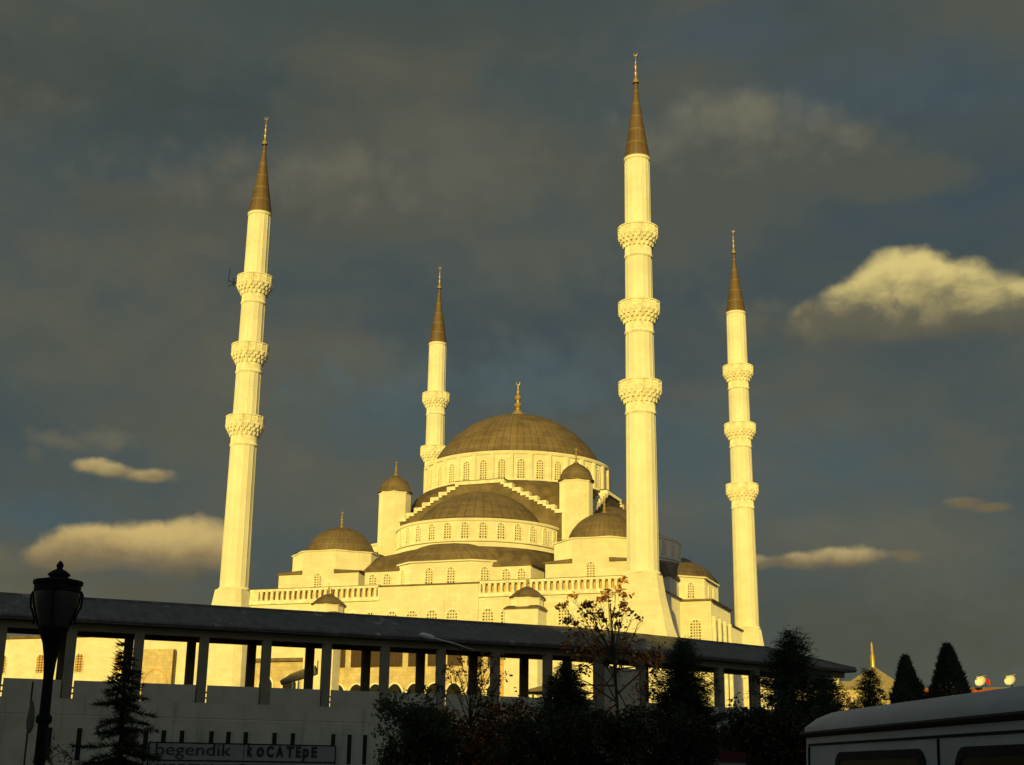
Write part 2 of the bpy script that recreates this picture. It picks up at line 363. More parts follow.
def window_mesh(w, h, cols, rows, frame=.16, bar=.09, pane=dark, bars=pale_lattice, outline=arch_pts, deep=.0):
    """arched window facing -Y: dark pane, pierced stone lattice, raised surround"""
    m = MB(); o = outline(w, h); n = len(o)
    m.add([(x, -.03, z) for x, z in o], [tuple(range(n))], 0)
    c = (0, h*.45); ou = [(c[0]+(x-c[0])*(1+2*frame/w), c[1]+(z-c[1])*(1+2*frame/h)) for x, z in o]
    for i in range(n):
        j = (i+1) % n; a, b, A, B = o[i], o[j], ou[i], ou[j]
        m.add([(a[0], -.14, a[1]), (b[0], -.14, b[1]), (B[0], -.14, B[1]), (A[0], -.14, A[1]), (A[0], .02, A[1]), (B[0], .02, B[1]), (a[0], -.03, a[1]), (b[0], -.03, b[1])],
              [(3, 2, 1, 0), (4, 5, 2, 3), (0, 1, 7, 6)], 1)
    r = w/2; spring = h-r
    def top(x): return spring+sqrt(max(0, r*r-x*x)) if outline is arch_pts else h-r*1.05*(abs(x)/r)**.7
    for k in range(1, cols):
        x = -r+w*k/cols; m.box(x-bar/2, x+bar/2, -.09, -.032, .0, top(x)-.02, 2)
    for k in range(1, rows):
        z = h*k/rows; hw = r if z < spring else sqrt(max(.0004, r*r-(z-spring)**2))
        if hw > .12: m.box(-hw+.01, hw-.01, -.086, -.033, z-bar/2, z+bar/2, 2)
    ob = m.build('window', [pane, trim, bars], None, smooth=0); me = ob.data; bpy.data.objects.remove(ob); return me
def put_window(me, parent, p, ang):                    # ang = heading of the outward normal in the xy plane
    return link('window', me, parent, p, ang+pi/2)

# ------------------------------------------------------------------ minarets
MT = 107.0; MK = 89.45; RG = (73.8, 62.2, 50.35); MBASE = 27.75
def make_minaret(x, y, label):
    t = thing('minaret', (x, y, PZ), label, 'minaret', 'minarets at the corners of the mosque')
    c = (x, y)
    rad = lambda z: 2.16-(z-MBASE)/(MK-MBASE)*.36
    m = MB(); n = 16; off = pi/16
    prof = [(rad(MBASE), MBASE+.35), (rad(40), 40), (rad(60), 60), (rad(75), 75), (rad(MK), MK)]
    m.lathe(prof, n, c, off=off)
    for k in range(n):                                 # slim rolls on the edges of the shaft
        a = off+2*pi*k/n
        m.tube([(x+rad(z)*cos(a), y+rad(z)*sin(a), z) for z in (MBASE+.3, 50, 70, MK-.2)], .04, 5)
    m.lathe([(rad(MK)+.02, MK-.55), (rad(MK)+.16, MK-.35), (rad(MK)+.16, MK)], 32, c)
    m.build('shaft', shaft_stone, t, (x, y, MBASE), 20)
    # flared base: chamfered square that narrows to the shaft
    def sq(a, ch, z): return [(x+px, y+py, z) for px, py in ((-a+ch, -a), (a-ch, -a), (a, -a+ch), (a, a-ch), (a-ch, a), (-a+ch, a), (-a, a-ch), (-a, -a+ch))]
    m = MB(); m.rings([sq(4.35, .9, PZ-.2), sq(4.3, .9, 12.5), sq(4.1, .9, 18.8), sq(3.4, .82, 21.3), sq(2.66, .72, 24.9), sq(2.28, .66, MBASE)], cap0=False)
    m.lathe([(2.2, MBASE-.1), (2.42, MBASE), (2.42, MBASE+.22), (2.2, MBASE+.36)], 32, c)
    m.build('base', stone, t, (x, y, PZ), 20)
    for rz in RG:
        b0 = rad(rz); f = b0+.02
        m = MB(); m.lathe([(f, rz-.3), (f+.16, rz-.12), (f+.16, rz+.06), (f+.05, rz+.2), (f+.04, rz+1.35)], 32, c)
        m.lathe([(f+.06, rz+1.3), (f+.3, rz+1.9), (f+.72, rz+2.6), (f+.95, rz+2.95), (f+1.02, rz+3.0), (f+1.02, rz+3.28), (f+.2, rz+3.3)], 32, c)
        for tier, (z0, z1, ro, k0, wd) in enumerate(((1.35, 2.15, .46, 0, .22), (1.95, 2.6, .78, .5, .25), (2.45, 3.0, 1.04, 0, .25))):   # stalactite corbels
            for k in range(20):
                a = 2*pi*(k+k0)/20; ca, sa = cos(a), sin(a)
                def P(r, tt, z): return (x+r*ca-tt*sa, y+r*sa+tt*ca, rz+z)
                r1, r2 = f-.05, f+ro
                m.add([P(r2-.16, -wd*.4, z0), P(r2-.16, wd*.4, z0), P(r2, wd, z1), P(r2, -wd, z1), P(r1, -wd, z1), P(r1, wd, z1), P(r2-.28, -wd*.4, z0), P(r2-.28, wd*.4, z0)],
                      [(0, 1, 2, 3), (6, 4, 5, 7), (0, 3, 4, 6), (1, 7, 5, 2), (0, 6, 7, 1), (3, 2, 5, 4)])
        bo = m.build('balcony', trim, t, (x, y, rz), 25)
        m = MB(); ro = f+1.02
        m.lathe([(ro-.16, rz+3.25), (ro-.08, rz+3.27), (ro-.08, rz+4.35), (ro-.28, rz+4.35), (ro-.28, rz+3.3)], 48, c)
        m.lathe([(ro-.3, rz+4.3), (ro+.03, rz+4.3), (ro+.03, rz+4.48), (ro-.3, rz+4.48)], 48, c)
        for k in range(16):                            # posts and pierced panels
            a = 2*pi*k/16; ca, sa = cos(a), sin(a)
            m.obox((x+(ro-.1)*ca+.11*sa, y+(ro-.1)*sa-.11*ca, rz+3.28), (.12*ca, .12*sa, 0), (-.22*sa, .22*ca, 0), (0, 0, 1.04))
            for j in range(1, 6):
                for zz in (3.42, 3.78):
                    a2 = a+2*pi/16*j/6; ca2, sa2 = cos(a2), sin(a2)
                    m.obox((x+(ro-.085)*ca2+.05*sa2, y+(ro-.085)*sa2-.05*ca2, rz+zz), (.06*ca2, .06*sa2, 0), (-.1*sa2, .1*ca2, 0), (0, 0, .26))
        m.build('parapet', trim, bo, (x, y, rz+3.3), 25)
    m = MB(); m.lathe([(1.98, MK-.08), (1.98, MK+.06), (1.9, MK+.15), (1.02, MK+5.9), (.52, MK+9.4), (.30, MK+11.4), (.17, MK+12.9)], 32, c, cap0=True, cap1=True)
    sp_ = m.build('spire', lead_cone, t, (x, y, MK))
    fn = finial(sp_, (x, y, MK+12.6), MT+.35-MK-12.6, .46)
    return t
mina = make_minaret(32, -36.75, 'tallest-looking white minaret right of the domes, nearest to the colonnade')
m_left = dup(mina, None, (-32, -36.75, PZ), 'white minaret at far left with a small antenna on its top balcony')
dup(mina, None, (32, 36.75, PZ), 'white minaret at far right standing against the dark sky')
dup(mina, None, (-32, 36.75, PZ), 'white minaret partly hidden behind the left shoulder of the great dome')
m = MB(); ax, ay, az_ = -32-2.9, -37.2, RG[0]+4.3
m.tube([(ax+.3, ay, az_-.6), (ax-1.0, ay, az_-.3), (ax-1.9, ay, az_+.2)], .07, 5); m.tube([(ax+.3, ay, az_-.1), (ax-1.9, ay, az_-.9)], .06, 5)
m.tube([(ax-1.9, ay, az_-.2), (ax-1.75, ay, az_+2.3)], .06, 5); m.tube([(ax-.8, ay, az_-1), (ax-.9, ay, az_+.4)], .09, 5)
m.build('antenna', iron, m_left, (ax, ay, az_))

# ------------------------------------------------------------------ the mosque
mosque = thing('mosque', (0, 0, PZ), 'great cream stone mosque with clustered lead domes between the four minarets', 'mosque')
w_main = window_mesh(1.15, 3.1, 3, 8, .13, .20)
w_semi = window_mesh(1.05, 2.35, 3, 6, .12, .19)
w_exe = window_mesh(1.15, 2.3, 3, 6, .12, .21)
w_corner = window_mesh(1.2, 2.6, 3, 7, .12, .21)
w_fac = window_mesh(1.6, 3.0, 4, 7, .16, .21)
# central drum and great dome
ZB, ZT = 46.9, 51.75
m = MB(); m.lathe([(15.75, ZB-.6), (15.75, ZT-.5), (15.95, ZT-.4), (16.1, ZT-.1), (16.1, ZT+.08), (14.4, ZT+.35)], 96)
m.lathe([(15.75, ZB+.0), (16.05, ZB+.05), (16.05, ZB+.35), (15.75, ZB+.42)], 96)
for k in range(32):
    a = 2*pi*(k+.5)/32; ca, sa = cos(a), sin(a)
    m.obox((15.7*ca+.3*sa, 15.7*sa-.3*ca, ZB), (.42*ca, .42*sa, 0), (-.6*sa, .6*ca, 0), (0, 0, ZT-ZB-.42))
drum = m.build('central_drum', stone, mosque, (0, 0, ZB), 20)
for k in range(32):
    a = 2*pi*k/32+pi/2; put_window(w_main, drum, (15.72*cos(a), 15.72*sin(a), ZB+.42), a)
def cap(rb, zb, za, n=14):                             # spherical cap profile
    h = za-zb; Rr = (rb*rb+h*h)/(2*h); zc = za-Rr; a1 = asin(min(1, rb/Rr)); a1 = a1 if h < rb else pi-a1
    return [(max(Rr*sin(a1*(1-k/n)), .01), zc+Rr*cos(a1*(1-k/n))) for k in range(n+1)]
m = MB(); m.lathe([(15.3, ZT+.09), (15.1, ZT+.3)]+cap(14.7, ZT+.4, 61.65, 18), 128)
dome = m.build('main_dome', lead_main, mosque, (0, 0, ZT), 50)
finial(dome, (0, 0, 61.7), 6.7, 1.35)
# the lead skirt round the drum, cut square by the four great arches
m = MB(); rr = []
for r, z in ((15.7, ZB+.02), (16.6, ZB-.2), (17.4, ZB-.8), (18.0, ZB-1.8), (18.3, ZB-3.2), (18.4, 38)):
    rr.append([(max(-16.2, min(16.2, r*cos(2*pi*k/96))), max(-16.2, min(16.2, r*sin(2*pi*k/96))), z) for k in range(96)])
m.rings(rr, cap0=False, cap1=False); m.f = [q_[::-1] for q_ in m.f]
m.build('drum_skirt', lead_flat, mosque, (0, 0, ZB), 40)
# one great arch (front), then three quarter-turn copies
m = MB(); mc = MB(); NS = 7; x0, x1, zb, zt = 14.2, 4.2, 41.3, 46.75
prof = []
for k in range(NS+1):
    xx = x0-(x0-x1)*k/NS; z0 = zb+(zt-zb)*k/NS
    prof.append((xx, z0))
for sgn in (-1, 1):
    for k in range(NS):
        xa, xb = prof[k][0], prof[k+1][0]; z = prof[k][1]
        l, r_ = sorted((sgn*xa, sgn*xb)); m.box(l, r_, -17.2, -16.22, 36, z-.565)
        mc.box(l, r_, -17.5, -16.22, z-.56, z+.02)
        xj = sgn*xb; l2, r2 = sorted((xj, xj-sgn*.55)); zn = prof[k+1][1]
        mc.box(l2-.001, r2+.001, -17.48, -16.24, z-.1, zn-.3)
    l, r_ = sorted((sgn*14.2, sgn*16.6)); mc.box(l, r_, -17.45, -16.22, zb-.40, zb-.04); m.box(l, r_, -17.2, -16.22, 36, zb-.42)
m.box(-x1, x1, -17.2, -16.22, 36, zt-.44); mc.box(-x1, x1, -17.45, -16.2, zt-.56, zt-.02); m.box(-x1-.1, x1+.1, -17.35, -16.1, zt, zt+.14, 1)
arch = m.build('arch_wall', [lead_flat, lead_flat], mosque, (0, -16, 40), 0)
mc.build('stepped_coping', trim, arch, (0, -16, 40), 0)
SC = (0, -16.6); SZ0, SZ1 = 34.9, 38.25
m = MB(); m.lathe([(13.15, SZ0-3), (13.15, SZ1-.35), (13.35, SZ1-.25), (13.45, SZ1), (13.45, SZ1+.1), (12.3, SZ1+.3)], 64, SC, pi, 2*pi)
m.lathe([(13.15, SZ0-.1), (13.5, SZ0-.05), (13.55, SZ0+.12), (13.15, SZ0+.2)], 64, SC, pi, 2*pi)
m.lathe([(13.2, SZ0-.9), (13.62, SZ0-.85), (13.68, SZ0-.28), (13.2, SZ0-.22)], 64, SC, pi, 2*pi)
sdrum = m.build('semi_dome_wall', stone, mosque, (*SC, SZ0), 20)
for k in range(-7, 8):
    a = -pi/2+R(11.8)*k; put_window(w_semi, sdrum, (SC[0]+13.13*cos(a), SC[1]+13.13*sin(a), SZ0+.45), a)
m = MB(); m.lathe([(13.3, SZ1+.12), (12.9, SZ1+.3)]+[(11.2, SZ1+.42)]+cap(10.7, SZ1+.5, 44.8, 14), 64, SC, pi, 2*pi)
sdome = m.build('semi_dome', lead_small, mosque, (*SC, SZ1), 50)
# skirt roof from the half drum down to the straight walls
FY = -30.0
m = MB(); inn, out = [], []
for k in range(49):
    a = pi+pi*k/48; ca, sa = cos(a), sin(a); inn.append((SC[0]+13.25*ca, SC[1]+13.25*sa, SZ0-.75))
    t_ = min(13.6/max(abs(ca), 1e-6), (FY-.25-SC[1])/min(sa, -1e-6)); out.append((SC[0]+t_*ca, SC[1]+t_*sa, 30.95))
m.rings([inn, [(a[0]*.35+b[0]*.65, a[1]*.35+b[1]*.65, 33.1) for a, b in zip(inn, out)], out], False, False, False)
m.rings([out, [(p[0], p[1], 30.75) for p in out]], False, False, False)
skirt = m.build('skirt_roof', lead_flat, mosque, (*SC, 31), 40)
m = MB(); m.box(-13.4, 13.4, FY, FY+6, 24.5, 30.78); fw_ = m.build('flank_wall', stone, mosque, (0, FY, 27), 0)
for xx in (-12.0, -9.6, 9.6, 12.0): put_window(w_exe, fw_, (xx, FY, 28.0), -pi/2)
def apse(name_off):
    poly = [(-8.2, FY+.3), (-4.9, -32.1-name_off), (4.9, -32.1-name_off), (8.2, FY+.3)]
    poly2 = [(-8.5, FY+.3), (-5.05, -32.4-name_off), (5.05, -32.4-name_off), (8.5, FY+.3)]
    m = MB(); m.prism(poly, 24.5, 31.5); m.prism(poly2, 31.45, 31.68)
    m.prism([(-8.4, FY+.3), (-5, -32.3-name_off), (5, -32.3-name_off), (8.4, FY+.3)], 27.55, 27.8)
    ap = m.build('apse_wall', stone, mosque, (0, FY, 27), 0)
    for xx in (-1.75, 1.75): put_window(w_exe, ap, (xx, -32.1-name_off, 28.3), -pi/2)
    for sgn in (-1, 1):
        aa = atan2(-(8.2-4.9), sgn*(2.4+name_off)*1.0) if False else atan2(-3.3, sgn*(2.4+name_off))
        put_window(w_exe, ap, (sgn*6.55, (FY+.3-32.1-name_off)/2, 28.3), aa)
    m = MB(); m.rings([[(p[0], p[1], 31.7) for p in poly2], [(p[0]*.93, FY+.3+(p[1]-FY-.3)*.9, 32.5) for p in poly2], [(p[0]*.7, FY+.3+(p[1]-FY-.3)*.66, 33.75) for p in poly2],
                       [(p[0]*.42, FY+.3+(p[1]-FY-.3)*.35, 34.4) for p in poly2], [(p[0]*.15, FY+.3+(p[1]-FY-.3)*.1, 34.6) for p in poly2]], cap0=False)
    m.build('half_dome', lead_small, ap, (0, FY, 31.7), 50); return ap
apse0 = apse(0.)
for k in (1, 2, 3):
    for o in (arch, sdrum, sdome, skirt, fw_):
        c = turn(o, k)
        if k != 2 and o in (sdrum, sdome): c.location.x *= .90
side_apse = apse(1.3)
for k in (1, 3): turn(side_apse, k)
dup_ = turn(side_apse, 2)
for ch in list(side_apse.children): bpy.data.objects.remove(ch)
bpy.data.objects.remove(side_apse)
# weight turrets
first = None
for sx_, sy_ in ((-1, -1), (1, -1), (1, 1), (-1, 1)):
    c = (15.7*sx_, 15.6*sy_)
    if first is None:
        m = MB(); m.lathe([(2.62, 24), (2.62, 45.55), (2.76, 45.7), (2.76, 45.85)], 8, c, off=pi/8, cap1=True)
        tur = m.build('turret', stone, mosque, (*c, 30), 0)
        m = MB(); m.lathe([(2.9, 45.86), (2.9, 46.0), (2.65, 46.25), (2.45, 46.9), (2.05, 47.7), (1.35, 48.3), (.65, 48.7), (.25, 49.0), (.01, 49.05)], 32, c)
        m.build('turret_cap', lead_small, tur, (*c, 45.9), 50); finial(tur, (*c, 48.85), 2.6, .42); first = tur
    else:
        dup(first, mosque, (c[0], c[1], 30-PZ))
# corner pavilions
first = None; AP = 6.95
for sx_, sy_ in ((-1, -1), (1, -1), (1, 1), (-1, 1)):
    c = ((21.8 if sx_ < 0 else 22.3)*sx_, 22.3*sy_)
    if first is None:
        rc = AP/cos(pi/8); m = MB()
        m.lathe([(rc, 30.9), (rc, 34.35), (rc+.22, 34.45), (rc+.22, 34.62)], 8, c, off=pi/8, cap1=True)
        m.box(c[0]-AP+.004, c[0]+AP-.004, c[1]-AP+.004, c[1]+AP-.004, 24.5, 30.92)
        pav = m.build('corner_pavilion', stone, mosque, (*c, 27), 0)
        m = MB(); h_ = AP*math.tan(pi/8)
        for qx in (-1, 1):
            for qy in (-1, 1):                           # lead lids on the four corners of the box
                A, B, Cc = (c[0]+qx*(AP+.25), c[1]+qy*(AP+.25)), (c[0]+qx*(h_-.1), c[1]+qy*(AP+.25)), (c[0]+qx*(AP+.25), c[1]+qy*(h_-.1))
                tri_ = [A, B, Cc] if qx*qy > 0 else [A, Cc, B]
                m.rings([[(p[0], p[1], 30.94) for p in tri_], [(p[0], p[1], 31.2) for p in tri_], [(A[0]-qx*.15, A[1]-qy*.15, 31.22), (tri_[1][0], tri_[1][1], 31.55), (tri_[2][0], tri_[2][1], 31.55)]])
        m.rings([[(c[0]+r_*cos(2*pi*k/48), c[1]+r_*sin(2*pi*k/48), z) for k in range(48)] for r_, z in ((7.35, 34.63), (6.2, 34.75), (5.6, 34.85))], cap0=False, cap1=False)
        m.build('roof_edge', lead_flat, pav, (*c, 31), 0)
        m = MB(); m.lathe(cap(5.6, 34.8, 39.3, 12), 48, c); dm = m.build('dome', lead_small, pav, (*c, 34.8), 50)
        finial(pav, (*c, 39.15), 3.0, .5)
        for k in range(4):
            a = k*pi/2; put_window(w_corner, pav, (c[0]+AP*cos(a), c[1]+AP*sin(a), 28.35), a)
        first = pav
    else: dup(first, mosque, (c[0], c[1], 27-PZ))
# outer walls of the prayer hall and its lead terrace
X0, Y0 = 31.6, -36.0
m = MB(); m.box(-X0, X0, Y0, -Y0, PZ-.2, 25.8); m.box(X0-.8, X0+.004, Y0+.5, -Y0, 25.55, 27.1); m.box(-X0-.004, -X0+.8, Y0+.5, -Y0, 25.55, 27.1); m.box(-X0+.8, X0-.8, -Y0-.8, -Y0+.004, 25.55, 27.1)
m.box(-7.75, 7.75, Y0-.25, -32.6, PZ-.2, 27.5)
hall = m.build('hall_wall', stone, mosque, (0, 0, PZ), 0)
m = MB(); m.box(-X0+.82, X0-.82, -35.0, -Y0-.82, 25.82, 26.1); m.box(-7.95, 7.95, Y0-.45, -32.7, 27.52, 27.72); m.box(X0-.95, X0+.25, Y0+2, -Y0+.3, 27.12, 27.3); m.box(-X0-.25, -X0+.95, Y0+2, -Y0+.3, 27.12, 27.3)
m.build('terrace_roof', lead_flat, mosque, (0, 0, 26), 0)
for xx in (-5.6, -2.4, .7, 3.85, -12.2, -9.2, 9.2, 12.0, 20.5, 24.5, -20.5, -24.5):
    y_ = Y0-.25 if abs(xx) < 7.7 else Y0; put_window(w_fac, hall, (xx, y_, 20.9), -pi/2)
for s_, e_ in ((-29.5, -7.78), (7.78, 29.6)):
    m = MB()
    m.box(s_, e_, Y0-.35, Y0+.3, 25.55, 25.82); m.box(s_, e_, Y0-.2, Y0+.2, 25.82, 26.15); m.box(s_, e_, Y0-.28, Y0+.24, 27.45, 27.8); m.box(s_, e_, Y0-.31, Y0+.27, 27.802, 27.88, 1)
    sol = 1.5 if s_ < 0 else .25; a0, a1 = (s_+sol, e_-.3) if s_ < 0 else (s_+.3, e_-.3)
    m.box(s_, a0, Y0-.2, Y0+.18, 26.15, 27.45); m.box(a1, e_, Y0-.2, Y0+.18, 26.15, 27.45)
    nb = int((a1-a0)/.87)
    for k in range(nb):
        x = a0+(a1-a0)*(k+.5)/nb; m.box(x-.17, x+.17, Y0-.16, Y0+.14, 26.15, 27.45)
        m.box(x-.22, x+.22, Y0-.19, Y0+.16, 26.16, 26.4); m.box(x-.22, x+.22, Y0-.19, Y0+.16, 27.2, 27.44)
    m.box(s_+.3, e_-.1, Y0+.62, Y0+.85, 25.7, 27.5, 2)
    m.build('balustrade', [trim, lead_flat, orange_stone], mosque, ((s_+e_)/2, Y0, 25.4), 0)
# stair turrets on the front wall
first = None
for xx in (-15.5, 15.5):
    c = (xx, -37.3)
    if first is None:
        m = MB(); m.box(xx-2.4, xx+2.4, -39.6, Y0-.004, PZ-.2, 23.3); m.lathe([(2.25, 23.3), (2.25, 24.75), (2.4, 24.85), (2.4, 25.0)], 8, c, off=pi/8, cap1=True)
        st_ = m.build('stair_turret', stone, mosque, (*c, PZ), 0)
        m = MB(); m.lathe([(2.55, 25.0), (2.45, 25.15), (1.5, 26.0), (.5, 26.55), (.01, 26.65)], 24, c)
        m.rings([[(xx+px*2.6, -37.9+py*1.85, 23.302) for px, py in ((-1, -1), (1, -1), (1, 1), (-1, 1))], [(xx+px*2.6, -37.9+py*1.85, 23.45) for px, py in ((-1, -1), (1, -1), (1, 1), (-1, 1))], [(xx+px*2.2, -37.6+py*1.5, 23.85) for px, py in ((-1, -1), (1, -1), (1, 1), (-1, 1))]])
        m.build('turret_cap', lead_flat, st_, (*c, 25), 30); finial(st_, (*c, 26.5), 1.9, .32); first = st_
    else: dup(first, mosque, (c[0], c[1], 0))
# gallery on the lower front wall: pointed arches, shuttered windows, piers
w_arch = window_mesh(2.25, 5.0, 1, 1, .2, pane=void, outline=ogee_pts); w_sh = window_mesh(2.2, 3.4, 4, 2, .02, .05, pane=bronze, bars=bronze, outline=lambda w, h: [(-w/2, 0), (w/2, 0), (w/2, h), (-w/2, h)])
m = MB(); m.box(-18.4, 12.6, Y0-1.3, Y0-.02, PZ-.2, 19.9); gal = m.build('front_gallery', stone_old, mosque, (0, Y0-1, PZ), 0)
m = MB(); m.box(-18.6, 12.8, Y0-1.5, Y0-.02, 19.92, 20.2); m.build('gallery_roof', lead_flat, gal, (0, Y0-1, 20), 0)
for k in range(9):
    x = -13.3+3.02*k
    put_window(w_arch, gal, (x, Y0-1.3, 8.6), -pi/2); put_window(w_sh, gal, (x, Y0-1.3, 15.95), -pi/2)
for q0, q1 in ((-18.2, -16.3), (11.2, 13.3)):
    m = MB(); m.box(q0, q1, Y0-2.1, Y0-1.304, PZ-.2, 20.6); m.build('pier', orange_stone, gal, (q0, Y0-2, PZ), 0)
# west bay between the left minaret and the gallery, with two dark arches and a lead pent
m = MB(); m.box(-27.5, -18.42, Y0-.9, Y0-.02, PZ-.2, 17.0); wb = m.build('west_bay', stone_old, mosque, (-23, Y0, PZ), 0)
m = MB(); m.box(-27.6, -18.45, Y0-1.5, Y0-.02, 17.02, 17.5); m.build('bay_roof', lead_flat, wb, (-23, Y0, 17), 0)
for x in (-25.4, -21.4): put_window(w_arch, wb, (x, Y0-.9, 9.9), -pi/2)
# side block on the right flank
m = MB(); bp = [(X0-.01, -14.0), (36.3, -14.0), (36.3, .3), (X0-.01, .3)]
m.prism(bp, PZ-.2, 26.8); sb = m.build('side_block', stone, mosque, (34, -7, PZ), 0)
m = MB(); m.prism([(X0, -14.3), (36.6, -14.3), (36.6, .6), (X0, .6)], 26.82, 27.1); m.build('block_roof', lead_flat, sb, (34, -7, 27), 0)
put_window(w_fac, sb, (33.9, -14.0, 21.0), -pi/2)
for y in (-11.0, -7.2, -3.4): put_window(w_fac, sb, (36.3, y, 21.6), 0)
for y in (-12.9, -9.1, -5.3, -1.5):
    m = MB(); m.box(36.3, 36.75, y-.35, y+.35, PZ, 24.6); m.build('pilaster', trim, sb, (36.5, y, PZ), 0)
for y in (-25, -20, 6, 12, 18, 25): put_window(w_fac, hall, (X0, y, 21.0), 0)

# low courtyard wall to the left of the mosque
cw = thing('courtyard_wall', (-60, -37, PZ), 'long cream courtyard wall seen through the left openings of the colonnade', 'wall')
m = MB(); m.box(-95, -36.4, -37, -35.6, PZ-.2, 21.3); m.build('wall', stone, cw, (-60, -37, PZ), 0)
m = MB(); m.box(-95, -36.5, -37.35, -35.3, 21.32, 21.75); m.build('coping', lead_flat, cw, (-60, -37, 21.4), 0)
w_cw = window_mesh(1.5, 2.9, 3, 7, .1, .08, pane=orange_stone, bars=bronze)
for x in (-73.6, -66.2, -58.8, -51.4): put_window(w_cw, cw, (x, -37, 15.9), -pi/2)
m = MB(); m.box(-47.3, -41.2, -37.5, -37.002, PZ, 19.2); pr = m.build('portal', stone_old, cw, (-44, -37.5, PZ), 0)
pa = [Vector((-44.3+2.2*cos(R(a)), -37.55, 13.6+2.6*sin(R(a)))) for a in range(0, 181, 12)]
m = MB(); m.tube([(-42.1, -37.55, 9)]+pa+[(-46.5, -37.55, 9)], .13, 6); m.build('arch_moulding', orange_stone, pr, (-44, -37.5, 13), 40)
m = MB(); m.tube([(-41.1, -37.7, 10), (-41.1, -37.7, 19)], .16, 8); m.build('drainpipe', bronze, pr, (-41.1, -37.7, 10), 40)

# ------------------------------------------------------------------ the colonnade
arc = thing('colonnade', (P0.x, P0.y, 0), 'long concrete colonnade with lead roof running across in front of the mosque', 'colonnade')
AL = (P0.x, P0.y, PZ)
def sweep(m, prof, ext0=0., ext1=0., mi=None, closed=True):      # prof of (d, z) swept along the bent line
    def line(d): a, b, c = pl(d); return [a-D1*ext0, b, c+D2*ext1]
    rings = []
    for i in range(3): rings.append([(line(d)[i].x, line(d)[i].y, z) for d, z in prof])
    n = len(prof); vs = [p for q in rings for p in q]; fs = []
    for k in range(2):
        for i in range(n if closed else n-1):
            j = (i+1) % n; fs.append((k*n+i, (k+1)*n+i, (k+1)*n+j, k*n+j))
    if closed: fs += [tuple(range(n)), tuple(2*n+i for i in range(n-1, -1, -1))]
    m.add(vs, fs, mi)
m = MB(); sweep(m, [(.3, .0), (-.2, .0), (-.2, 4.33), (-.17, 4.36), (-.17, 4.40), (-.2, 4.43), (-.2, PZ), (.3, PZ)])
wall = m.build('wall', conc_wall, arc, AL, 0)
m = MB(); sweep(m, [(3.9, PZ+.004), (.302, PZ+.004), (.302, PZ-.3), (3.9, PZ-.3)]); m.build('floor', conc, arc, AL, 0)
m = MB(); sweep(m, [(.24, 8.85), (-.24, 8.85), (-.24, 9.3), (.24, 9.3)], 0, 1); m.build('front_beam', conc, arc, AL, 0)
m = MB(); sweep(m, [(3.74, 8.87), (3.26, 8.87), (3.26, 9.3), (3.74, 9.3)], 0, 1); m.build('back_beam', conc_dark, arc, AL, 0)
# hipped lead roof
EV, RG_Z, ED = 9.5, 10.8, 1.05
def eave_line(d, z): a, b, c = pl(d); return [Vector((p.x, p.y, z)) for p in (a-D1*1.0, b, c+D2*1.3)]
fe, be = eave_line(-ED, EV), eave_line(3.5+ED, EV); rd = pl(1.75); 
ridge = [Vector((p.x, p.y, RG_Z)) for p in (rd[0]-D1, rd[1], rd[2]-D2*5.5)]
m = MB(); vs = [*fe, *be, *ridge]
m.add(vs, [(0, 1, 7, 6), (1, 2, 8, 7), (4, 3, 6, 7), (5, 4, 7, 8), (2, 5, 8)])
low = [v-Vector((0, 0, .26)) for v in fe+be]
m.add(fe+be+low, [(1, 0, 6, 7), (2, 1, 7, 8), (5, 2, 8, 11), (4, 5, 11, 10), (3, 4, 10, 9), (0, 3, 9, 6)])
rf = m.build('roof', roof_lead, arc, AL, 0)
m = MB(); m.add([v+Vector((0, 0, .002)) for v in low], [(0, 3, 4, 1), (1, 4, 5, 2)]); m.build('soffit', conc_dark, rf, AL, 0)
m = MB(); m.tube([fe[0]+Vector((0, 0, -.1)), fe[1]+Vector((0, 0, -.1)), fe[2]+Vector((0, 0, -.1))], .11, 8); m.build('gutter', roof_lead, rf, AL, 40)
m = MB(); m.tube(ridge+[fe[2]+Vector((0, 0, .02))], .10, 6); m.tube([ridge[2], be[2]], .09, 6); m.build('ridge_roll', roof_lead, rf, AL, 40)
def frame_at(k):                                       # base point, direction, normal of bay post k
    if k <= 9: return P0+D1*SP1*k, D1, N1
    return BEND+D2*SP2*(k-9), D2, N2
def post(k, d, h0, h1, w, m_):
    p, dd, nn = frame_at(k)
    if k == 9: nn = NM*NMs; nu = NM; dd = Vector((NM.y, -NM.x))
    else: nu = nn
    c = p+nn*d
    m = MB(); m.obox((c.x-dd.x*w/2-nu.x*w/2, c.y-dd.y*w/2-nu.y*w/2, h0), (dd.x*w, dd.y*w, 0), (nu.x*w, nu.y*w, 0), (0, 0, h1-h0))
    m.build('post', m_, arc, (c.x, c.y, h0), 0)
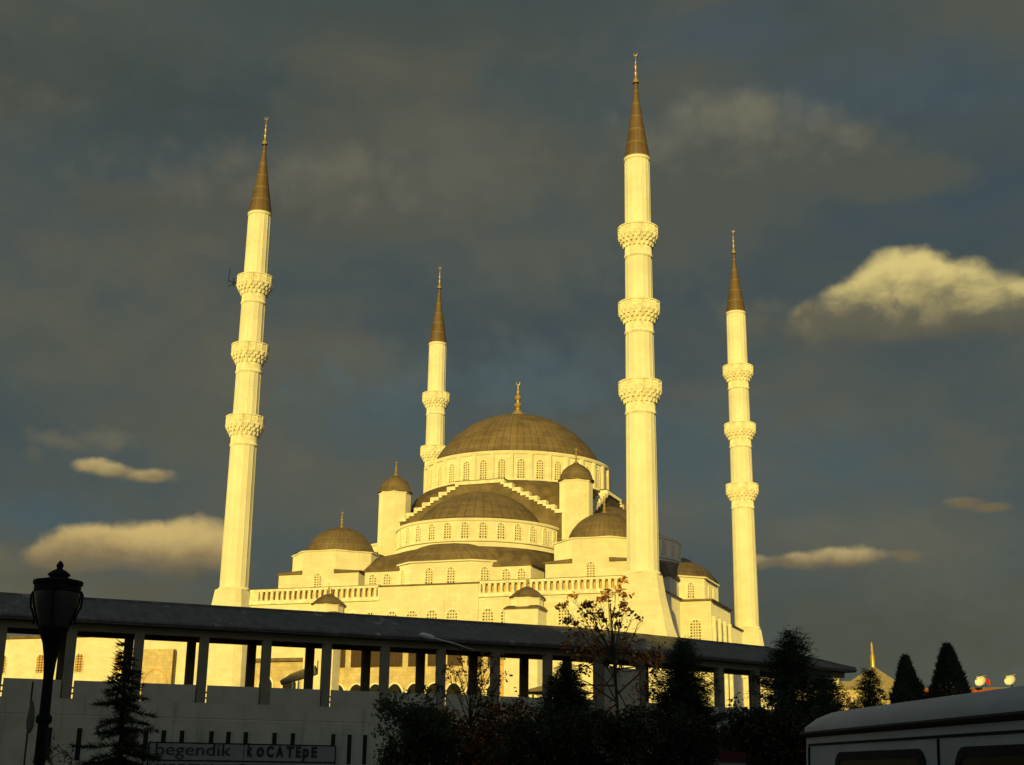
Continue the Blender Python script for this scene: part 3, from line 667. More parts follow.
for k in range(-9, 16):
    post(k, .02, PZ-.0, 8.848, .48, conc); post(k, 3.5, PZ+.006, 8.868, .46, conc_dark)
    if k == 15: break
    a, da, na = frame_at(k); b, db, nb = frame_at(k+1)
    d = (b-a); L = d.length; d = d.normalized(); nn = Vector((-d.y, d.x)); gap = .24+.09
    o = a+d*gap-nn*.2
    m = MB(); m.obox((o.x, o.y, PZ+.004), (d.x*(L-2*gap), d.y*(L-2*gap), 0), (nn.x*.14, nn.y*.14, 0), (0, 0, (8.3 if k == 9 else 6.2)-PZ))
    for s_ in (gap-.14, L-gap-.04):                     # iron ties across the slits
        for zz in (PZ+.22, PZ+.52):
            q = a+d*s_-nn*.14; m.obox((q.x, q.y, zz), (d.x*.18, d.y*.18, 0), (nn.x*.06, nn.y*.06, 0), (0, 0, .09), 1)
    m.build('parapet_panel', [conc_wall, conc_dark], arc, (o.x, o.y, PZ), 0)
def wall_pt(px, py, off=-.2):                          # where that line of sight meets the wall
    n3 = Vector((N1.x, N1.y, 0)); d = ray(px, py); w0 = P0+N1*off
    t = (n3.dot(Vector((w0.x, w0.y, 0)))-n3.dot(CAM))/n3.dot(d); return CAM+d*t
for px in (50, 80, 146.5, 164.3, 182.6, 212, 229, 246.3, 275, 293.3, 333.7, 350, 365.4, 391, 407, 423, 452, 468, 499, 515):
    c = wall_pt(px, 727); m = MB()
    w, z0, z1 = .27, 2.05, 3.72
    D3, N3 = Vector((D1.x, D1.y, 0)), Vector((N1.x, N1.y, 0))
    o = Vector((c.x, c.y, 0))-D3*w/2
    m.add([o+N3*-.006+Vector((0, 0, z0)), o+D3*w+N3*-.006+Vector((0, 0, z0)), o+D3*w+N3*-.006+Vector((0, 0, z1)), o+N3*-.006+Vector((0, 0, z1))], [(0, 1, 2, 3)], 0)
    for a, b, lo, hi in ((-.05, 0, z0-.05, z1+.05), (w, w+.05, z0-.05, z1+.05), (0, w, z1, z1+.05), (0, w, z0-.05, z0)):
        q = o+D3*a-N3*.05; m.obox((q.x, q.y, lo), D3*(b-a), N3*.047, (0, 0, hi-lo), 1)
    m.build('slot_window', [void, conc_wall], arc, (c.x, c.y, z0), 0)
# bracket lamp on the beam
pm = wall_pt(474, 650, -.25); n3 = Vector((N1.x, N1.y, 0)); ph = wall_pt(434, 638.2, -2.0); pt = wall_pt(420, 634.2, -2.3)
bl = thing('bracket_lamp', pm, 'pale lamp head on a slanting arm fixed to the colonnade beam', 'lamp')
m = MB(); m.tube([pm, pm*.5+ph*.5+Vector((0, 0, .05)), ph], [.05, .045, .04], 8); m.build('arm', lampshell, bl, pm, 40)
m = MB(); dv = (pt-ph); s3 = dv.cross(Vector((0, 0, 1))).normalized()*.22; z3 = Vector((0, 0, 1))
m.rings([[ph+s3*a*k+z3*b*k for a, b in ((-1, 0), (-.6, .14), (.6, .14), (1, 0), (.7, -.12), (-.7, -.12))] if True else 0 for k in (.5,)]+[[ph+dv*t+s3*a*k+z3*b*k for a, b in ((-1, 0), (-.6, .14), (.6, .14), (1, 0), (.7, -.12), (-.7, -.12))] for t, k in ((.25, 1.), (.8, 1.), (1., .4))])
m.build('lamp_head', lampshell, bl, ph, 40)

# ------------------------------------------------------------------ shop sign on the wall
c0, c1 = wall_pt(150, 741, -.36), wall_pt(335, 750, -.36); D3 = Vector((D1.x, D1.y, 0)); N3 = Vector((N1.x, N1.y, 0))
zt_ = wall_pt(240, 744.5, -.36).z; zb_ = wall_pt(240, 761, -.36).z
def s_of(px, off=-.36): p = wall_pt(px, 750, off); return (p-c0).dot(D3)
sign = thing('shop_sign', (c0.x, c0.y, zb_), 'grey shop sign with dark lettering fixed to the concrete wall below the slots', 'sign')
def sbox(m, s0, s1, z0, z1, d0, d1, mi=None):
    q = Vector((c0.x, c0.y, 0))+D3*s0+N3*d0; m.obox((q.x, q.y, z0), D3*(s1-s0), N3*(d1-d0), (0, 0, z1-z0), mi)
S1, S2 = s_of(244), s_of(335)
m = MB(); sbox(m, 0, S1-.02, zb_+.02, zt_, 0, .14); sbox(m, S1+.02, S2, zb_+.02, zt_, 0, .14); pn = m.build('panel', sign_face, sign, (c0.x, c0.y, zb_), 0)
m = MB(); sbox(m, 0, S2, zb_-.98, zb_-.05, 0, .14); m.build('lower_panel', sign_face, sign, (c0.x, c0.y, zb_), 0)
m = MB(); sbox(m, -.05, S2+.05, zt_+.004, zt_+.06, -.03, .15); sbox(m, -.05, S2+.05, zb_-.046, zb_+.016, -.03, .15); sbox(m, S2+.003, S2+.06, zb_-1, zt_, -.03, .15); sbox(m, -.06, -.003, zb_-1, zt_, -.03, .15)
m.build('frame', iron, sign, (c0.x, c0.y, zb_), 0)
def text_mesh(s, size, bold=0.):
    cu = bpy.data.curves.new('lettering', 'FONT'); cu.body = s; cu.size = size; cu.extrude = .015; cu.offset = bold; cu.resolution_u = 4
    o = bpy.data.objects.new('lettering', cu); COL.objects.link(o); dg = bpy.context.evaluated_depsgraph_get(); dg.update()
    me = bpy.data.meshes.new_from_object(o.evaluated_get(dg)); bpy.data.objects.remove(o); return me
def write(chars, parent):                              # (text, s, z base, height scale, width, boldness)
    m = MB()
    for s, s0, zbase, size, width, bold in chars:
        me = text_mesh(s, size, bold); xs = [v.co.x for v in me.vertices]; k = width/(max(xs)-min(xs)); x_ = min(xs)
        vs = [Vector((c0.x, c0.y, zbase))+D3*(s0+(v.co.x-x_)*k)+Vector((0, 0, v.co.y))-N3*(.035+v.co.z) for v in me.vertices]
        m.add(vs, [tuple(p.vertices) for p in me.polygons]); bpy.data.meshes.remove(me)
    m.build('lettering', ink, parent, (c0.x, c0.y, zb_), 0)
bz = zb_+.27
write([('begendik', s_of(155.5), bz, .92, s_of(231)-s_of(155.5), -.004)], pn)
word = [('k', 247.5, 252.5, 1.0, 0), ('o', 256.5, 264, 1.0, 0), ('C', 266.5, 273.5, .80, 0), ('A', 276, 283.5, .80, 0), ('T', 286.5, 293.5, .80, 0), ('E', 296, 301, .80, 0), ('p', 302.8, 308.8, .98, 0), ('E', 311.5, 317, .80, 0)]
write([(a, s_of(b), bz, sz, s_of(c)-s_of(b), .032) for a, b, c, sz, _ in word], pn)
lowz = zb_-.72
write([('MODERN', s_of(157), lowz, .72, s_of(214)-s_of(157), .03), ('C', s_of(236), lowz, .76, s_of(247)-s_of(236), .03)], pn)

# ------------------------------------------------------------------ things on the plaza
kc = at(556, 690, 112); kz = PZ
kio = thing('kiosk', (kc.x, kc.y, PZ), 'low grey umbrella-roofed kiosk on the plaza behind the colonnade', 'kiosk')
rz = at(556, 684, 112).z
m = MB(); m.lathe([(3.0, rz-.75), (3.05, rz-.65), (1.5, rz-.22), (.3, rz), (.12, rz+.1), (.2, rz+.3), (.02, rz+.5)], 16, (kc.x, kc.y), cap0=True); m.build('roof', canvas, kio, (kc.x, kc.y, rz), 30)
for k in range(6):
    a = k*pi/3; m = MB(); m.tube([(kc.x+2.5*cos(a), kc.y+2.5*sin(a), PZ), (kc.x+2.5*cos(a), kc.y+2.5*sin(a), rz-.7)], .09, 6); m.build('post', bronze, kio, (kc.x+2.5*cos(a), kc.y+2.5*sin(a), PZ), 40)
CDp = 116
hc = at(300, 684, CDp)
cart = thing('loading_chute', (hc.x, hc.y, PZ), 'tilted grey tube on trestle legs standing on the plaza, seen through the colonnade', 'chute')
p1, p2 = at(281, 683, CDp), at(316.5, 670, CDp)
m = MB(); m.tube([p1, p1.lerp(p2, .3)+Vector((0, 0, .1)), p1.lerp(p2, .8)+Vector((0, 0, .04)), p2], [.22, .36, .44, .40], 12); m.build('tube', canvas, cart, hc, 50)
m = MB(); m.tube([p2+Vector((.1, 0, -.3)), p2+Vector((.1, 0, .8))], .05, 6); m.build('handle', bronze, cart, p2, 40)
for px in (293, 299, 305, 312):
    a = at(px, 678, CDp); m = MB(); m.tube([(a.x, a.y, PZ), (a.x, a.y, a.z)], .07, 6); m.build('leg', white_m, cart, (a.x, a.y, PZ), 40)

# ------------------------------------------------------------------ trees
def leaf(m, p, s, mi, up_=.3, nar=.55):
    a = Vector((rnd.gauss(0, 1), rnd.gauss(0, 1), rnd.gauss(0, .7))).normalized(); b = a.orthogonal().normalized()
    b = (b*cos(t_ := rnd.uniform(0, 2*pi))+a.cross(b)*sin(t_)).normalized()
    m.add([p-a*s*.5, p+b*s*nar*.5, p+a*s*.5, p-b*s*nar*.5], [(0, 1, 2, 3)], mi)
def tree_parts(t, base, trunk_m, crown_m, tm, cm):
    trunk_m.build('trunk', tm, t, base, 60); crown_m.build('crown', cm, t, base, 0)
def broadleaf(name, label, cat, base_px, depth, trunk_top, clusters, mats, weights, leafsize=.16, group=None, tm=bark, tr=.09, twigs=True, base_z=0.13, fork=.45):
    """clusters: (px, py, radius px, leaves): sprays of leaves at the ends of limbs"""
    b = at(base_px, 765, depth); base = Vector((b.x, b.y, base_z))
    t = thing(name, base, label, cat, group); mt, mc = MB(), MB()
    top = at(trunk_top[0], trunk_top[1], depth)
    ctrl = [base.lerp(top, q)+Vector((rnd.gauss(0, .06), rnd.gauss(0, .06), 0))*(1 if 0 < q < 1 else 0) for q in (0, .25, .5, .75, 1)]
    mt.tube(ctrl, [tr*(1-.72*q) for q in (0, .25, .5, .75, 1)], 8)
    for px, py, rp, n in clusters:
        dd = rnd.uniform(-1, 1)*min(1.6, .4+rp*depth/FPX*.8); c = at(px, py, depth+dd); rr_ = rp*depth/FPX
        q = min(.97, max(.18, fork*rnd.uniform(.7, 1.2)+.45*max(0, (c.z-base.z)/max(top.z-base.z, .1)-.45)))
        s0 = base.lerp(top, q); mid = s0.lerp(c, .55)+Vector((rnd.gauss(0, .15), rnd.gauss(0, .15), rnd.uniform(-.2, .15)))
        rb = tr*(1-.72*q)*.62; mt.tube([s0, mid, c], [rb, rb*.6, .012], 6)
        for j in range(5 if twigs else 2):
            e = c+Vector((rnd.gauss(0, 1), rnd.gauss(0, 1), rnd.gauss(.2, .8))).normalized()*rr_*rnd.uniform(.5, 1.05); s1 = mid.lerp(c, rnd.uniform(.3, 1))
            mt.tube([s1, s1.lerp(e, .5)+Vector((rnd.gauss(0, .05), rnd.gauss(0, .05), .03)), e], [.012, .009, .004], 4)
        sub = [c+Vector((rnd.gauss(0, .45), rnd.gauss(0, .45), rnd.gauss(0, .42)))*rr_ for _ in range(max(3, n//28))]
        for j in range(n):
            p = rnd.choice(sub)+Vector((rnd.gauss(0, .24), rnd.gauss(0, .24), rnd.gauss(0, .22)))*rr_
            leaf(mc, p, leafsize*rnd.uniform(.6, 1.35), rnd.choices(range(len(mats)), weights)[0])
    tree_parts(t, base, mt, mc, tm, mats); return t
def conifer(name, label, cat, px, depth, ytop, half_px, group=None, sparse=1.0, droop=.25, mats=(G1, G2), z0=.5, base_z=.13, curve=.85, spread=.2, levels=None, needle=.22, dens=8):
    b = at(px, 765, depth); tp = at(px, ytop, depth); base = Vector((b.x, b.y, base_z))
    top = Vector((tp.x, tp.y, tp.z)); top.xy = base.xy+(top.xy-base.xy)*.6
    t = thing(name, base, label, cat, group); mt, mc = MB(), MB(); H = top.z-base.z; Rm = half_px*depth/FPX
    mt.tube([base.lerp(top, q) for q in (0, .3, .6, .9, 1)], [.13, .10, .065, .02, .006], 8)
    nl = levels or int(H/.24)
    for L in range(nl):
        q = z0/H+(1-z0/H)*(L+rnd.random()*.7)/nl
        nb = rnd.choice((4, 5, 5, 6)) if q < .93 else 3
        ph = rnd.uniform(0, 2*pi)
        for k in range(nb):
            if rnd.random() > sparse: continue
            ln = Rm*max(.06, (1-q)**curve)*rnd.uniform(.55, 1.18)+.08; a = ph+2*pi*k/nb+rnd.gauss(0, .25)
            dr = Vector((cos(a), sin(a), 0)); s = base.lerp(top, min(q, .995)); lift = rnd.uniform(.05, .4)-droop
            e = s+dr*ln+Vector((0, 0, ln*lift)); md = s+dr*ln*.55+Vector((0, 0, ln*(lift*.5-.10*droop)))
            mt.tube([s, md, e], [.022*(1-q)+.008, .012, .004], 4)
            npt = max(3, int(ln/.10))
            for j in range(npt):
                u = (j+.6)/npt; p = (s.lerp(md, u*2) if u < .5 else md.lerp(e, u*2-1))
                side = Vector((-dr.y, dr.x, 0))
                for w in range(dens):
                    v = (dr*rnd.uniform(.1, 1)+side*rnd.uniform(-1, 1)+Vector((0, 0, rnd.uniform(-.5, .55)))).normalized()
                    l_ = needle*rnd.uniform(.5, 1.3)*(1.15-.4*u); pp = p+Vector((rnd.gauss(0, 1), rnd.gauss(0, 1), rnd.gauss(0, 1)))*spread*.12
                    wv = v.orthogonal().normalized()*.020
                    mc.add([pp-wv, pp+wv, pp+v*l_], [(0, 1, 2)], rnd.randrange(2))
    tree_parts(t, base, mt, mc, bark, list(mats)); return t
def cypress(label, px, depth, ytop, ybase, half_px, group):
    tp = at(px, ytop, depth); base = Vector((tp.x, tp.y, .02)); H = tp.z; Rm = half_px*depth/FPX
    t = thing('cypress', base, label, 'tree', group); mt, mc = MB(), MB()
    mt.tube([base, base+Vector((0, 0, H*.5)), base+Vector((0, 0, H*.97))], [.22, .12, .02], 8)
    lump = [(rnd.uniform(0, 2*pi), rnd.uniform(.05, .9), rnd.uniform(.12, .36)) for _ in range(46)]
    for k in range(15000):
        q = rnd.random()**1.35; a = rnd.uniform(0, 2*pi)
        prof = Rm*(1-q)**.72*(1.0 if q > .1 else .75+2.5*q)
        bump_ = 1+sum(h*math.exp(-((a-la+pi) % (2*pi)-pi)**2/.12-(q-lq)**2/.004) for la, lq, h in lump)
        r_ = prof*bump_*.86*sqrt(rnd.uniform(.45, 1)); p = base+Vector((r_*cos(a), r_*sin(a), .4+q*(H-.4)))
        v = Vector((cos(a)*.45, sin(a)*.45, 1+rnd.gauss(0, .35)))+Vector((rnd.gauss(0, .3), rnd.gauss(0, .3), 0)); v.normalize(); w = v.orthogonal().normalized()*.05
        mc.add([p-w, p+w, p+v*rnd.uniform(.18, .42)], [(0, 1, 2)], rnd.randrange(2))
    tree_parts(t, base, mt, mc, bark, [G1, G2]); return t

conifer('cedar_tree', 'young cedar with drooping sparse branches growing left of the shop sign', 'tree', 122, 46, 640, 66, droop=.42, sparse=.8, curve=.95, levels=27, needle=.33, dens=9)
conifer('pine_tree', 'dark bushy pine in front of the middle openings of the colonnade', 'tree', 566, 54, 664, 62, 'dark pines along the colonnade', droop=-.02, spread=1.0, levels=36, curve=.8, needle=.34, dens=15)
conifer('pine_tree', 'dark pine right of the thin autumn tree, covering the colonnade posts', 'tree', 684, 56, 640, 76, 'dark pines along the colonnade', droop=-.05, spread=1.0, levels=36, curve=.8, needle=.34, dens=15)
conifer('pine_tree', 'tall dark pine at the right end of the colonnade with spiky top', 'tree', 793, 52, 630, 76, 'dark pines along the colonnade', droop=-.12, spread=1.0, levels=32, curve=.75, needle=.34, dens=12)
conifer('pine_tree', 'small dark pine between the pyramid roof and the cypresses', 'tree', 871, 62, 668, 34, None, droop=-.1, spread=.8, levels=34, curve=.6, dens=14)
conifer('spruce_tree', 'broad dark spruce left of the pyramid roof, lower than the pine beside it', 'tree', 826, 60, 672, 62, None, droop=.1, spread=.8, levels=32, curve=.6, dens=14)
cypress('narrow dark cypress, the shorter one left of its twin above the van', 905, 80, 659, 700, 38, 'pair of cypresses behind the van')
cypress('dark cone-shaped cypress, the taller and wider one above the van', 947, 80, 647, 700, 50, 'pair of cypresses behind the van')
# thin autumn tree whose top catches the last sun
cl = [(616, 586, 11, 70), (608, 597, 9, 26), (624, 594, 8, 40), (563, 604, 7, 34), (572, 600, 6, 26), (566, 617, 8, 44), (582, 612, 6, 22), (590, 604, 10, 70), (600, 601, 8, 44), (597, 613, 9, 46), (606, 618, 9, 60), (616, 612, 10, 52), (625, 609, 9, 66), (620, 622, 9, 52),
      (632, 617, 6, 22), (640, 620, 5, 12), (580, 622, 9, 30), (575, 645, 18, 110), (600, 648, 22, 190), (630, 645, 22, 190), (655, 650, 20, 150), (590, 668, 16, 70), (640, 670, 22, 90), (660, 665, 18, 70), (565, 672, 12, 60), (600, 690, 16, 40), (650, 695, 20, 70), (617, 672, 12, 20), (610, 712, 14, 22), (640, 720, 14, 26), (545, 688, 10, 40)]
broadleaf('autumn_tree', 'thin tree with rust-orange leaves rising above the colonnade roof left of the nearest minaret', 'tree', 624, 82, (610, 604), cl, [A1, A2, A3], (5, 3, 4), .27, tr=.15, fork=.5)
cl = [(rnd.uniform(386, 445), rnd.uniform(706, 768), 16, 330) for _ in range(34)]+[(428, 694, 9, 60), (438, 688, 7, 36), (398, 706, 13, 80)]
broadleaf('shrub', 'dense dark green shrub left of the brown leafy shrub below the colonnade', 'shrub', 412, 50, (420, 712), cl, [L1, G2, L2], (5, 4, 1), .13, tr=.06)
cl = [(rnd.uniform(430, 520), rnd.uniform(703, 768), 17, 320) for _ in range(34)]+[(rnd.uniform(438, 500), rnd.uniform(655, 692), 10, 24) for _ in range(18)]
broadleaf('shrub', 'tall brown autumn shrub with thin twigs reaching up across the lit openings', 'shrub', 474, 52, (470, 680), cl, [A3, L2, A1], (6, 1, 3), .14, tr=.07)
for lab, px, dp, xs, ys in (('dark hedge bush at the bottom between the thin tree and the red sign', 650, 44, (590, 705), (722, 772)), ('dark hedge bush at the bottom, right of the red sign, beside the van', 770, 42, (735, 806), (712, 772)), ('dark hedge bush at the bottom, below the middle pine', 545, 44, (500, 590), (725, 772))):
    cl = [(rnd.uniform(*xs), rnd.uniform(*ys), 18, 330) for _ in range(34)]
    broadleaf('hedge_bush', lab, 'bush', px, dp, (px, 735), cl, [G1, L1, A3], (5, 3, 1), .13, 'hedge bushes below the colonnade', tr=.05)
cl = [(845, 699, 9, 70), (852, 704, 9, 60), (840, 707, 7, 50), (865, 701, 8, 40), (873, 706, 8, 40), (858, 710, 9, 60)]
broadleaf('blossom_bush', 'pale sunlit bush of white leaves low behind the van roof', 'bush', 855, 128, (855, 702), cl, [B1, L2, A3], (6, 2, 2), .42, base_z=.0, tr=.08)
cl = [(60, 752, 14, 60), (45, 760, 12, 50), (70, 762, 14, 60), (140, 735, 8, 16), (148, 748, 10, 26), (150, 728, 6, 10)]
broadleaf('shrub', 'low scrubby shrub at the foot of the young cedar, lower left corner', 'shrub', 80, 44, (80, 758), cl, [L1, G2, A3], (4, 4, 2), .10, tr=.03)
# furled flag on a thin pole
fb = at(24, 765, 42); fp = thing('flagpole', (fb.x, fb.y, .13), 'thin pole with dark furled cloth near the lower left edge', 'flagpole')
ft = at(28.5, 680, 42)
m = MB(); m.tube([(fb.x, fb.y, .13), (fb.x, fb.y, ft.z)], .028, 6); m.build('pole', bark, fp, (fb.x, fb.y, .13), 40)
za, zb2 = at(28, 700, 42).z, at(26, 733, 42).z
m = MB(); m.lathe([(.03, zb2), (.11, zb2+.15), (.13, zb2+.4), (.08, za-.2), (.035, za)], 9, (fb.x+.06, fb.y)); m.build('furled_cloth', canvas, fp, (fb.x, fb.y, zb2), 40)
# small red and white notice low among the hedges
rp = at(732, 762, 36); rs = thing('notice_board', (rp.x, rp.y, .13), 'small red notice board with a white strip among the hedges', 'sign')
m = MB(); m.obox(rp+Vector((-.36, 0, .0)), (.72, .0, 0), (0, .05, 0), (0, 0, .26)); m.build('board', dull_red, rs, rp, 0)
m = MB(); m.obox(rp+Vector((-.36, -.02, -.09)), (.72, .0, 0), (0, .05, 0), (0, 0, .07)); m.build('strip', dull_grey, rs, rp, 0)
m = MB(); m.tube([(rp.x, rp.y+.08, .13), (rp.x, rp.y+.08, rp.z+.2)], .03, 6); m.build('post', iron, rs, (rp.x, rp.y, .13), 40)

# ------------------------------------------------------------------ background on the right
ap_ = at(873, 667, 185); bx, by = ap_.x, ap_.y
pv = thing('pavilion', (bx, by, 0), 'sunlit pavilion with pointed tan roof and golden spire behind the small pine', 'pavilion')
za = ap_.z; hw = 6.6
m = MB(); m.lathe([(hw*1.06, za-4.6), (hw*1.06, za-4.4), (.25, za)], 8, (bx, by), off=pi/8, cap0=True); rfp = m.build('roof', roof_tan, pv, (bx, by, za), 0)
m = MB(); m.lathe([(.36, za-.3), (.33, za+1.5), (.22, za+1.7), (.16, za+3.1), (.03, za+3.4)], 10, (bx, by), cap1=True); m.build('spire', gold, rfp, (bx, by, za), 40)
m = MB(); m.lathe([(hw*.94, 0), (hw*.94, za-4.5)], 8, (bx, by), off=pi/8); m.build('wall', plaster, pv, (bx, by, 0), 0)
cp = at(835, 676, 170); ch = thing('house', (cp.x-2, cp.y+3, 0), 'low pale house with bright chimney behind the right end of the colonnade', 'house')
m = MB(); m.box(cp.x-5, cp.x+5, cp.y, cp.y+8, 0, cp.z-1.6); m.build('wall', plaster, ch, (cp.x, cp.y, 0), 0)
m = MB(); m.rings([[(cp.x-5.4, cp.y-.4, cp.z-1.59), (cp.x+5.4, cp.y-.4, cp.z-1.59), (cp.x+5.4, cp.y+8.4, cp.z-1.59), (cp.x-5.4, cp.y+8.4, cp.z-1.59)], [(cp.x-2, cp.y+3.8, cp.z-.4), (cp.x+2, cp.y+3.8, cp.z-.4), (cp.x+2, cp.y+4.2, cp.z-.4), (cp.x-2, cp.y+4.2, cp.z-.4)]]); rh = m.build('roof', roof_tan, ch, (cp.x, cp.y, cp.z), 0)
m = MB(); m.box(cp.x-.35, cp.x+.35, cp.y+.9, cp.y+1.6, cp.z-1.6, cp.z+.6); m.build('chimney', white_m, rh, (cp.x, cp.y, cp.z), 0)
e0, e1 = at(918, 691, 122), at(1075, 689, 118); zt_b = at(985, 687.5, 120).z
d = (e1-e0); d.z = 0; Lb = d.length; d.normalize(); nb_ = Vector((-d.y, d.x, 0))
fl = thing('flat_building', (e0.x, e0.y, 0), 'flat-roofed building with red tile parapet behind the van', 'building')
def bbox(m, a, b, q0, q1, z0, z1, mi=None):
    o = Vector((e0.x, e0.y, 0))+d*a+nb_*q0; m.obox((o.x, o.y, z0), d*(b-a), nb_*(q1-q0), (0, 0, z1-z0), mi)
m = MB(); bbox(m, 0, Lb, 0, 10, 0, zt_b-.75); m.build('wall', plaster, fl, (e0.x, e0.y, 0), 0)
m = MB(); bbox(m, -.2, Lb+.2, -.25, 1.1, zt_b-.745, zt_b-.12); bbox(m, -.2, Lb+.2, -.35, 1.2, zt_b-.118, zt_b, 1); m.build('parapet', [rust_roof, roof_tan], fl, (e0.x, e0.y, zt_b), 0)
for k in range(5):
    m = MB(); a = 1.5+k*Lb/5; bbox(m, a, a+1.3, -.03, -.004, zt_b-3.1, zt_b-1.5); m.build('window', dark, fl, (e0.x, e0.y, zt_b-3), 0)
def dish(px, py, lab):
    c = at(px, py, 119.2); t = thing('satellite_dish', (c.x, c.y, zt_b), lab, 'satellite dish', 'satellite dishes on the red parapet')
    ax_ = Vector((.05, -.62, .62)).normalized() if False else (CAM+Vector((-60, 0, 90))-c).normalized()
    a = ax_.orthogonal().normalized(); b = ax_.cross(a); m = MB(); rs_ = []
    for q in range(7):
        r_ = .50*q/6+.001; rs_.append([c+(a*cos(2*pi*k/20)+b*sin(2*pi*k/20))*r_+ax_*(.28*(q/6)**2-.14) for k in range(20)])
    m.rings(rs_, True, False, False); m.rings([[p-ax_*.02 for p in q] for q in reversed(rs_)], True, False, False); m.build('dish', white_m, t, c, 50)
    m = MB(); m.tube([c-ax_*.16, c-ax_*.3+Vector((0, 0, -.2)), (c.x-ax_.x*.3, c.y-ax_.y*.3, zt_b)], .05, 6); m.build('mast', iron, t, c, 40)
    m = MB(); m.tube([c-a*.7+ax_*.12, c+ax_*.75], .015, 5); m.tube([c+ax_*.7, c+ax_*.82], .045, 6); m.build('feed_arm', lampshell, t, c, 40)
dish(981, 682, 'white satellite dish nearer the cypress on the red parapet'); dish(1010.5, 681, 'white satellite dish nearer the picture edge on the red parapet')
fc = at(986, 688, 120.5); fl2 = thing('red_flag', (fc.x, fc.y, zt_b), 'small red flag on a short staff between the two dishes', 'flag')
m = MB(); m.tube([(fc.x, fc.y, zt_b), (fc.x, fc.y, zt_b+1.0)], .025, 5); m.build('staff', iron, fl2, (fc.x, fc.y, zt_b), 40)
m = MB(); rs_ = [[(fc.x+.03+.075*k, fc.y+.07*sin(k*1.3), zt_b+.98-.07*k), (fc.x+.03+.075*k, fc.y+.07*sin(k*1.3+.4), zt_b+.45-.06*k)] for k in range(6)]
m.rings(rs_, False, False, False); m.build('cloth', red, fl2, (fc.x, fc.y, zt_b), 50)

# ------------------------------------------------------------------ white van, close by on the right
vx = Vector((rt.x, rt.y, 0)).normalized(); vy = Vector((fw.x, fw.y, 0)).normalized()
VO = CAM + vx*1.995 + vy*9.6; VO.z = 0
ds = (vx*.26-vy*3.4).normalized(); dn = Vector((-ds.y, ds.x, 0))              # ds: along the flank towards the camera; dn: into the van
van = thing('parked_van', VO, 'white high-roofed van parked at the lower right edge, windows dark', 'van')
def vp(s, n, z): return VO+ds*s+dn*n+Vector((0, 0, z))
VL, VW, RZ = 4.7, 1.78, 1.985
def vshell(prof, name, mt_, parent=van, caps=True, sm=35):
    m = MB(); m.rings([[vp(s, n, z) for n, z in pr] for s, pr in prof], cap0=caps, cap1=caps); 
    return m.build(name, mt_, parent, VO, sm)
def bodyp(ins, zt__): return [(.06+ins, .32), (0+ins, .42), (ins-.0, .85), (.01+ins, 1.35), (.035+ins, zt__), (VW-.035-ins, zt__), (VW-.01-ins, 1.35), (VW-ins, .85), (VW-ins, .42), (VW-.06-ins, .32)]
body = vshell([(0, bodyp(.03, RZ-.02)), (.05, bodyp(.01, RZ-.012)), (.18, bodyp(0, RZ-.012)), (VL-.4, bodyp(0, RZ-.012)), (VL-.1, bodyp(.02, RZ-.1)), (VL, bodyp(.1, RZ-.5))], 'body', carp)
def roofp(k, e): 
    pts = [(.028, -.005), (.03, .045), (.10, .10), (.20, .140), (.45, .165), (.7, .180), (.89, .185)]
    L_ = [(a+e, RZ+b*k) for a, b in pts]; return L_+[(VW-a, z) for a, z in reversed(L_[:-1])]
vshell([(-.005, roofp(.55, .03)), (.03, roofp(.8, .012)), (.14, roofp(.96, 0)), (.4, roofp(1., 0)), (VL-.6, roofp(1., 0)), (VL-.2, roofp(.8, .03)), (VL-.05, roofp(.4, .1))], 'roof', carp, van, True, 50)
m = MB(); m.tube([vp(s, .028, RZ-.012) for s in (-.01, .5, 2, VL-.1)],   .020, 6); m.tube([vp(s, VW-.03, RZ-.02) for s in (-.01, .5, 2, VL-.1)], .028, 6); m.build('rain_gutter', iron, van, VO, 40)
def rrect(s0, s1, z0, z1, r=.12, n=5):
    o = []
    for cx_, cz_, a0 in ((s1-r, z1-r, 0), (s0+r, z1-r, 90), (s0+r, z0+r, 180), (s1-r, z0+r, 270)):
        for k in range(n+1): a = R(a0+90*k/n); o.append((cx_+r*cos(a), cz_+r*sin(a)))
    return o
def inset(z): return .01+(z-1.35)/(RZ-1.362)*.025 if z > 1.35 else max(0, .01*(z-.85)/.5)
for s0, s1 in ((.73, 2.27), (2.66, 4.2)):
    for side in (0, 1):
        ii = (lambda z, e: inset(z)-e) if side == 0 else (lambda z, e: VW-inset(z)+e)
        m = MB(); o = rrect(s0, s1, 1.20, 1.85); i2 = rrect(s0+.05, s1-.05, 1.25, 1.80, .09)
        m.add([vp(s, ii(z, .012), z) for s, z in o]+[vp(s, ii(z, .014), z) for s, z in i2]+[vp(s, ii(z, -.01), z) for s, z in o], [(k, (k+1) % len(o), len(o)+(k+1) % len(o), len(o)+k) for k in range(len(o))]+[(k, 2*len(o)+k, 2*len(o)+(k+1) % len(o), (k+1) % len(o)) for k in range(len(o))])
        wn = m.build('window', rubber, van, VO, 40)
        m = MB(); m.add([vp(s, ii(z, .010), z) for s, z in i2], [tuple(range(len(i2)))]); m.build('pane', glass, wn, VO, 0)
m = MB()
for s in (.16, 2.44, 4.3): m.tube([vp(s, inset(z)-.002, z) for z in (.45, .85, 1.35, RZ-.09)], .009, 5)
m.tube([vp(s, inset(1.9)-.004, 1.905) for s in (.16, 2, 4.3)], .008, 5)
m.build('panel_seam', iron, van, VO, 40)
m = MB(); m.obox(vp(2.30, -.03, 1.08), ds*.16, dn*.03, (0, 0, .035)); m.build('door_handle', iron, van, VO, 0)
m = MB(); m.obox(vp(.3, -.012, .74), ds*3.9, dn*.02, (0, 0, .07)); m.build('side_trim', rubber, van, VO, 0)
